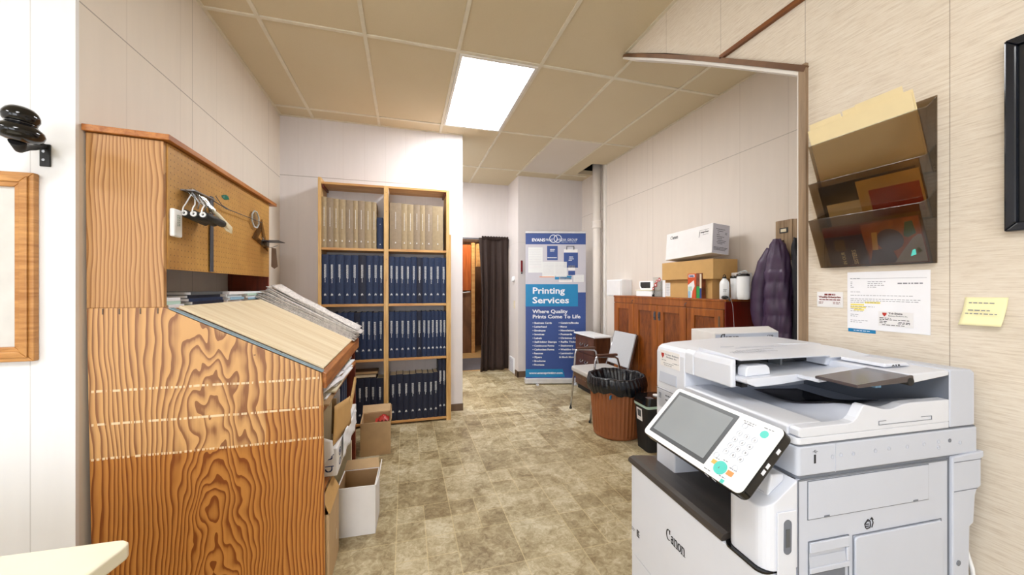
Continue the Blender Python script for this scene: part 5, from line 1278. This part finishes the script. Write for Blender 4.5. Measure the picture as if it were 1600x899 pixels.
# ---- tilted touch panel
p0 = Vector((-.042, .356, 1.013)); p1 = Vector((-.042, -.012, 1.013)); p2 = Vector((-.168, -.012, .884))
XP = FR(Vector((-.168, .356, .884)), (p1-p0), (p0-Vector((-.168, .356, .884))))
PWd = .368; PH = (p1-p2).length
pan = MB().at(XP).prism(rr_box(0, PWd, 0, PH, .016, 6), -.028, -.003, 'z').build('control_panel', 'glossy_black', pr, bevel=.003, **L)
MB().at(XP).prism(rr_box(.001, PWd-.001, .001, PH-.001, .0155, 6), -.0028, 0, 'z').build('panel_face', 'panel_white', pan, bevel=.001, **L)
MB().at(XP).prism(rr_box(.020, .249, .016, PH-.012, .002, 2), .0001, .0012, 'z').build('bezel', 'bezel_grey', pan, **L)
MB().at(XP).box(.030, .238, .027, PH-.023, .0013, .0018).build('screen', 'screen_grey', pan, **L)
def disc(x, y, r, mat, nm, z0=.0001, z1=.0016, n_=28):
    return MB().at(XP @ Matrix.Translation((x, y, 0))).lathe([(r, z0), (r, z1)], n_).build(nm, mat, pan, **L)
keys = ['1', '2', '3', '4', '5', '6', '7', '8', '9', '*', '0', '#']
q = MB()
for i, k in enumerate(keys):
    x = .277+.0215*(i % 3); y = .127-.0185*(i//3)
    b_ = MB().at(XP @ Matrix.Translation((x, y, 0))).lathe([(.0066, .0001), (.0074, .0001), (.0074, .0012), (.0066, .0012), (.0066, .0001)], 20, cap=False).build('key', 'printer_grey', pan, **L)
    q.text(k, XP @ Matrix.Translation((x, y-.003, .0002)), .006, align='CENTER')
q.build('key_lettering', 'ink_grey', pan, **L)
for x, y in ((.277, .150), (.262, .052), (.322, .047)): MB().at(XP @ Matrix.Translation((x, y, 0))).lathe([(.0066, .0001), (.0074, .0001), (.0074, .0012), (.0066, .0012), (.0066, .0001)], 20, cap=False).build('key', 'printer_grey', pan, **L)
disc(.331, .150, .0095, 'teal', 'power_key'); disc(.292, .030, .0165, 'teal', 'start_key', z1=.003)
MB().at(XP).box(.262, .279, .030, .040, .0001, .0014).build('reset_key', 'amber', pan, **L)
MB().at(XP).box(.312, .328, .024, .036, .0001, .0014).build('stop_key', 'orange', pan, **L)
MB().at(XP).box(.311, .320, .0015, .010, .0001, .0014).build('status_light', 'teal', pan, **L)
q = MB(); lines(q, XP, [(.265, .30, .163), (.270, .295, .158), (.320, .345, .166), (.264, .276, .046), (.285, .30, .051), (.31, .33, .042), (.255, .275, .010), (.30, .318, .014)], .0022, .0003, 4)
for k in range(4): q.text('o|<>'[k], XP @ Matrix.Translation((.289+.001*k, .026+.0015*k, .0031)), .004) if k < 2 else None
q.build('small_print', 'ink_grey', pan, **L)
q = MB().at(XP)
for y in (.125, .085, .068): q.box(PWd+.0004, PWd+.0012, y, y+.012, -.018, -.010)
for x in (.262, .285): q.box(x, x+.002, -.0008, .0, -.018, -.004)
q.build('port_mark', 'ring_white', pan, **L)
MB().at(XP).box(.14, .24, .06, .14, -.050, -.0285).build('panel_bracket', PW, pan, bevel=.004, **L)

# cable by the wall near the copier
tag(MB().tube([(1.488, .66, .645), (1.478, .65, .63), (1.474, .632, .57), (1.476, .62, .42), (1.475, .61, .02)], .005, 8).build('power_cable', 'panel_white'), 'white power cable hanging down beside the copier at wall', 'cable')

# ------------------------------------------------------------------ near right wall: file pockets, papers, frame
WX = 1.5
fp = thing('file_pockets', 'three tier smoke plastic wall file pockets on the textured wall', 'file holder', (WX-.04, .87, 1.65))
Y0, Y1 = .712, 1.018
MB().box(1.4955, 1.4985, Y0, Y1, 1.402, 1.894).build('back_plate', 'smoke_plastic', fp, **{})
tiers = [(1.402, 1.572, 1.415), (1.535, 1.704, 1.415), (1.668, 1.842, 1.415)]
for i, (z0, z1, xf) in enumerate(tiers):
    xb = 1.478
    m = MB()
    # slanting front, two sides rising to the wall, floor
    m.prism([(xb, z0), (xb+.003, z0), (xf+.003, z1), (xf, z1)], Y0, Y1, 'y')
    for y in (Y0, Y1-.003): m.prism([(xb+.003, z0), (1.4952, z0), (1.4952, z1+.045), (1.455, z1+.012), (xf+.003, z1)], y, y+.003, 'y')
    m.box(xb+.003, 1.4952, Y0+.003, Y1-.003, z0, z0+.003)
    tr = m.build('pocket', 'smoke_plastic', fp)
    MB().tube([(xf+.0015, Y1, z1+.001), (xf+.0015, Y0, z1+.001), (1.455, Y0+.0015, z1+.013), (1.494, Y0+.0015, z1+.046)], .0016, 6).build('rim', 'clear_plastic', tr)
def inpocket(tier, y0, y1, h, off, mat, nm, label, cat, th=.004, tabs=None):
    z0, z1, xf = tiers[tier]; xb = 1.478; k = (xf-xb)/(z1-z0); zb = z0+.0045
    xo = lambda z: xb+.0045+off+k*(z-z0)
    m = MB(); m.prism([(xo(zb), zb), (xo(zb)+th, zb), (xo(zb+h)+th, zb+h), (xo(zb+h), zb+h)], y0, y1, 'y')
    if tabs: m.prism([(xo(zb+h), zb+h), (xo(zb+h)+.001, zb+h), (xo(zb+h+.018)+.001, zb+h+.018), (xo(zb+h+.018), zb+h+.018)], tabs[0], tabs[1], 'y')
    return tag(m.build(nm, mat, bevel=.0005), label, cat), xo, zb
inpocket(2, .722, 1.010, .222, .001, 'manila_light', 'manila_folder', 'manila folder with writing on its edge in the top pocket, front one', 'folder', .003, (.90, 1.0))
inpocket(2, .720, 1.005, .230, .006, 'manila_light', 'manila_folder', 'pale manila folder behind the front one in the top pocket', 'folder', .003, (.74, .86))
f3, xo, zb = inpocket(2, .724, 1.008, .228, .011, 'manila_light', 'manila_folder', 'rearmost manila folder in the top pocket with torn upper edge', 'folder', .002, (.80, .90))
o, xo, zb = inpocket(1, .72, .88, .14, .002, 'manila', 'brochure', 'tan brochure at the right side of the middle pocket', 'brochure', .002)
q = MB(); zc = zb+.02; q.prism([(xo(zc)-.0010, zc), (xo(zc)-.0003, zc), (xo(zc+.085)-.0003, zc+.085), (xo(zc+.085)-.001, zc+.085)], .725, .85, 'y'); q.build('red_picture', 'red', o)
inpocket(1, .84, .985, .085, .009, 'manila_light', 'envelope', 'cream envelope lying low in the middle pocket', 'envelope', .002)
inpocket(1, .73, 1.00, .15, .012, 'matte_black', 'dark_folder', 'dark folder at the back of the middle pocket', 'folder', .002)
o, xo, zb = inpocket(0, .722, .985, .135, .002, 'comic_brown', 'magazine', 'magazine with brown and red picture cover in the bottom pocket', 'magazine', .004)
def onmag(y0, y1, a, b, mat, nm, lv=1):
    za, zc = zb+a, zb+b; e = .0006*lv
    return MB().prism([(xo(za)-e-.0006, za), (xo(za)-e, za), (xo(zc)-e, zc), (xo(zc)-e-.0006, zc)], y0, y1, 'y').build(nm, mat, o)
def onpoly(pts, mat, nm, lv=1):
    e = .0006*lv; A = []; 
    m = MB(); f1 = [m.v((xo(zb+z)-e-.0006, y, zb+z)) for y, z in pts]; f2 = [m.v((xo(zb+z)-e, y, zb+z)) for y, z in pts]; n = len(pts)
    m.f(f1); m.f(f2[::-1])
    for i in range(n): m.f([f1[i], f2[i], f2[(i+1) % n], f1[(i+1) % n]])
    return m.build(nm, mat, o)
onpoly([(.723, .002), (.868, .002), (.868, .128), (.723, .133)], 'orange_door', 'cover_picture')
onpoly([(.868, .100), (.984, .100), (.984, .128), (.868, .128)], 'extinguisher_red', 'cover_panel')
onpoly([(.86, .002), (.984, .002), (.984, .099), (.87, .099)], 'dark_violet', 'cover_panel')
onpoly([(.800+.034*math.cos(a*PI/9), .072+.034*math.sin(a*PI/9)) for a in range(18)], 'dark_violet', 'cover_picture', 2)
onpoly([(.79, .002), (.865, .002), (.850, .045), (.80, .050)], 'dark_violet', 'cover_picture', 2)
onpoly([(.755, .075), (.765, .080), (.755, .120), (.738, .122), (.735, .085)], 'dark_green', 'cover_picture', 2)
onpoly([(.723, .002), (.80, .002), (.775, .035), (.745, .072), (.730, .082), (.723, .080)], 'faint_grey', 'cover_corner', 3)
onpoly([(.835, .045), (.850, .045), (.842, .100), (.828, .100)], 'amber', 'cover_picture', 3)
onpoly([(.925, .050), (.958, .050), (.955, .088), (.925, .088)], 'base_brown', 'cover_panel', 2)
kx = Vector((xo(zb+.1)-xo(zb), 0, .1)).normalized()
q = MB()
q.text('IN OUR', FR((xo(zb)-.0022, .932, zb+.004), kx, (0, 1, 0)) , .011, .045, bold=.0003)
q.text('SISTERS', FR((xo(zb)-.0022, .898, zb+.004), kx, (0, 1, 0)), .012, .05, bold=.0003); q.build('lettering', 'manila_light', o)
tag(MB().prism([(.736, 1.428), (.748, 1.424), (.744, 1.442), (.738, 1.444)], 1.452, 1.4535, 'x').build('sticker', 'teal'), 'small teal sticker on the bottom pocket front', 'sticker')

# letter, cards, note
def pinned(name, label, cat, y0, y1, z0, z1, mat, th=.0008, x=WX-.0006, skew=0):
    o = MB().prism([(y0, z0), (y1, z0+skew), (y1, z1+skew), (y0, z1)], x-th, x, 'x').build(name, mat); return tag(o, label, cat)
let = pinned('letter', 'white typed letter with highlighted lines taped under the file pockets', 'letter', .727, .944, 1.188, 1.383, 'paper_white', x=1.4990)
XL = FR((1.4981, .944, 1.383), (0, -1, 0), (0, 0, 1)); q = MB()
for (a, b) in ((.014, -.040), ): pass
lines(q, XL, [(.008, .04, -.022), (.01, .018, -.034), (.01, .015, -.040), (.01, .014, -.046), (.01, .020, -.052), (.06, .11, -.034), (.06, .10, -.040), (.06, .105, -.046), (.06, .085, -.052), (.01, .04, -.068), (.01, .18, -.080), (.01, .195, -.092), (.01, .19, -.098), (.01, .09, -.104), (.01, .08, -.118), (.01, .045, -.126), (.01, .05, -.134), (.01, .035, -.146), (.01, .03, -.152), (.01, .06, -.166), (.01, .045, -.172)], .0015, .0003, 12)
lines(q, XL, [(.14, .20, -.040)], .004, .0003, 2); q.build('type', 'ink_grey', let)
box(1.49760, 1.4978, .735, .934, 1.3595, 1.3603).build('rule', 'ink_grey', let)
q = MB()
for a, b, y in ((.052, .095, -.104), (.010, .05, -.112), (.010, .055, -.121), (.02, .05, -.129)): q.at(XL).box(a, b, y-.003, y+.003, .00005, .0002)
q.build('highlight', 'highlighter', let)
bcd = pinned('business_card', 'white business card with red shield taped on the letter', 'card', .765, .853, 1.205, 1.252, 'white_card', x=1.4975)
XB = FR((1.4966, .853, 1.252), (0, -1, 0), (0, 0, 1)); q = MB()
q.text('Tri-State', XB @ Matrix.Translation((.026, -.008, 0)), .0055, .036, bold=.0002, depth=.0002); q.text('Business Machines, Inc.', XB @ Matrix.Translation((.026, -.015, 0)), .004, .048, depth=.0002)
lines(q, XB, [(.003, .033, -.021), (.003, .078, -.026), (.003, .022, -.032), (.003, .02, -.037), (.052, .08, -.033), (.05, .08, -.037), (.01, .07, -.043)], .002, .0003, 22); q.build('lettering', 'ink', bcd)
MB().at(XB).prism([(.010, -.004), (.022, -.004), (.021, -.010), (.016, -.016), (.011, -.010)], 0, .0004, 'z').build('red_shield', 'red', bcd)
blue = pinned('blue_card', 'blue card edge showing below the typed letter', 'card', .862, .942, 1.176, 1.215, 'banner_blue', x=1.4994, th=.0003)
q = MB(); lines(q, FR((1.4990, .925, 1.182), (0, -1, 0), (0, 0, 1)), [(0, .05, 0)], .002, .0002, 3); q.build('type', 'ring_white', blue)
wc = pinned('business_card', 'small white card with dark red lettering left of the letter', 'card', .958, 1.045, 1.258, 1.314, 'white_card')
XW = FR((1.4984, 1.045, 1.314), (0, -1, 0), (0, 0, 1)); q = MB()
lines(q, XW, [(.026, .062, -.010)], .006, .0004, 2); q.text('Weekly-Enterprise', XW @ Matrix.Translation((.006, -.022, 0)), .0065, .074, bold=.0003, depth=.0002); lines(q, XW, [(.008, .078, -.029)], .0035, .0004, 5); lines(q, XW, [(.006, .022, -.038), (.055, .08, -.038), (.055, .078, -.043), (.006, .02, -.043)], .002, .0004, 6)
q.build('lettering', 'extinguisher_red', wc)
nt = MB().grid(lambda u, v: (1.499-.020*(v**2)*(1 if True else 0)*.9, .656-.078*u-.003*v*0+.006*v, 1.303-.076*v+.001*u), 10, 10).build('sticky_note', 'note_yellow', solid=.0008)
tag(nt, 'pale yellow sticky note curling off the wall above the copier', 'note')
q = MB(); lines(q, FR((1.4972, .648, 1.288), (0, -1, 0), (0, 0, 1)), [(0, .05, 0)], .0025, .0003, 3); lines(q, FR((1.4890, .648, 1.268), (0, -1, 0), (0, 0, 1)), [(.002, .042, 0)], .0025, .0003, 6); lines(q, FR((1.4850, .648, 1.259), (0, -1, 0), (0, 0, 1)), [(-.002, .058, 0)], .0025, .0003, 7)
q.build('handwriting', 'ink_grey', nt)
# black framed picture at the right edge
t = thing('framed_picture', 'black framed picture at the right edge above the sticky note', 'picture', (1.49, .3, 1.7))
ya, yb, za, zb_ = .02, .578, 1.473, 1.962
for pts in ([(yb, za), (yb, zb_), (yb-.022, zb_-.022), (yb-.022, za+.022)], [(ya, za), (ya+.022, za+.022), (ya+.022, zb_-.022), (ya, zb_)], [(ya, zb_), (ya+.022, zb_-.022), (yb-.022, zb_-.022), (yb, zb_)], [(ya, za), (yb, za), (yb-.022, za+.022), (ya+.022, za+.022)]):
    m = MB(); m.prism(pts, 1.476, 1.4995, 'x'); m.build('frame_moulding', 'frame_black', t, bevel=.004)
box(1.486, 1.4985, ya+.0225, yb-.0225, za+.0225, zb_-.0225).build('print', 'matte_black', t)
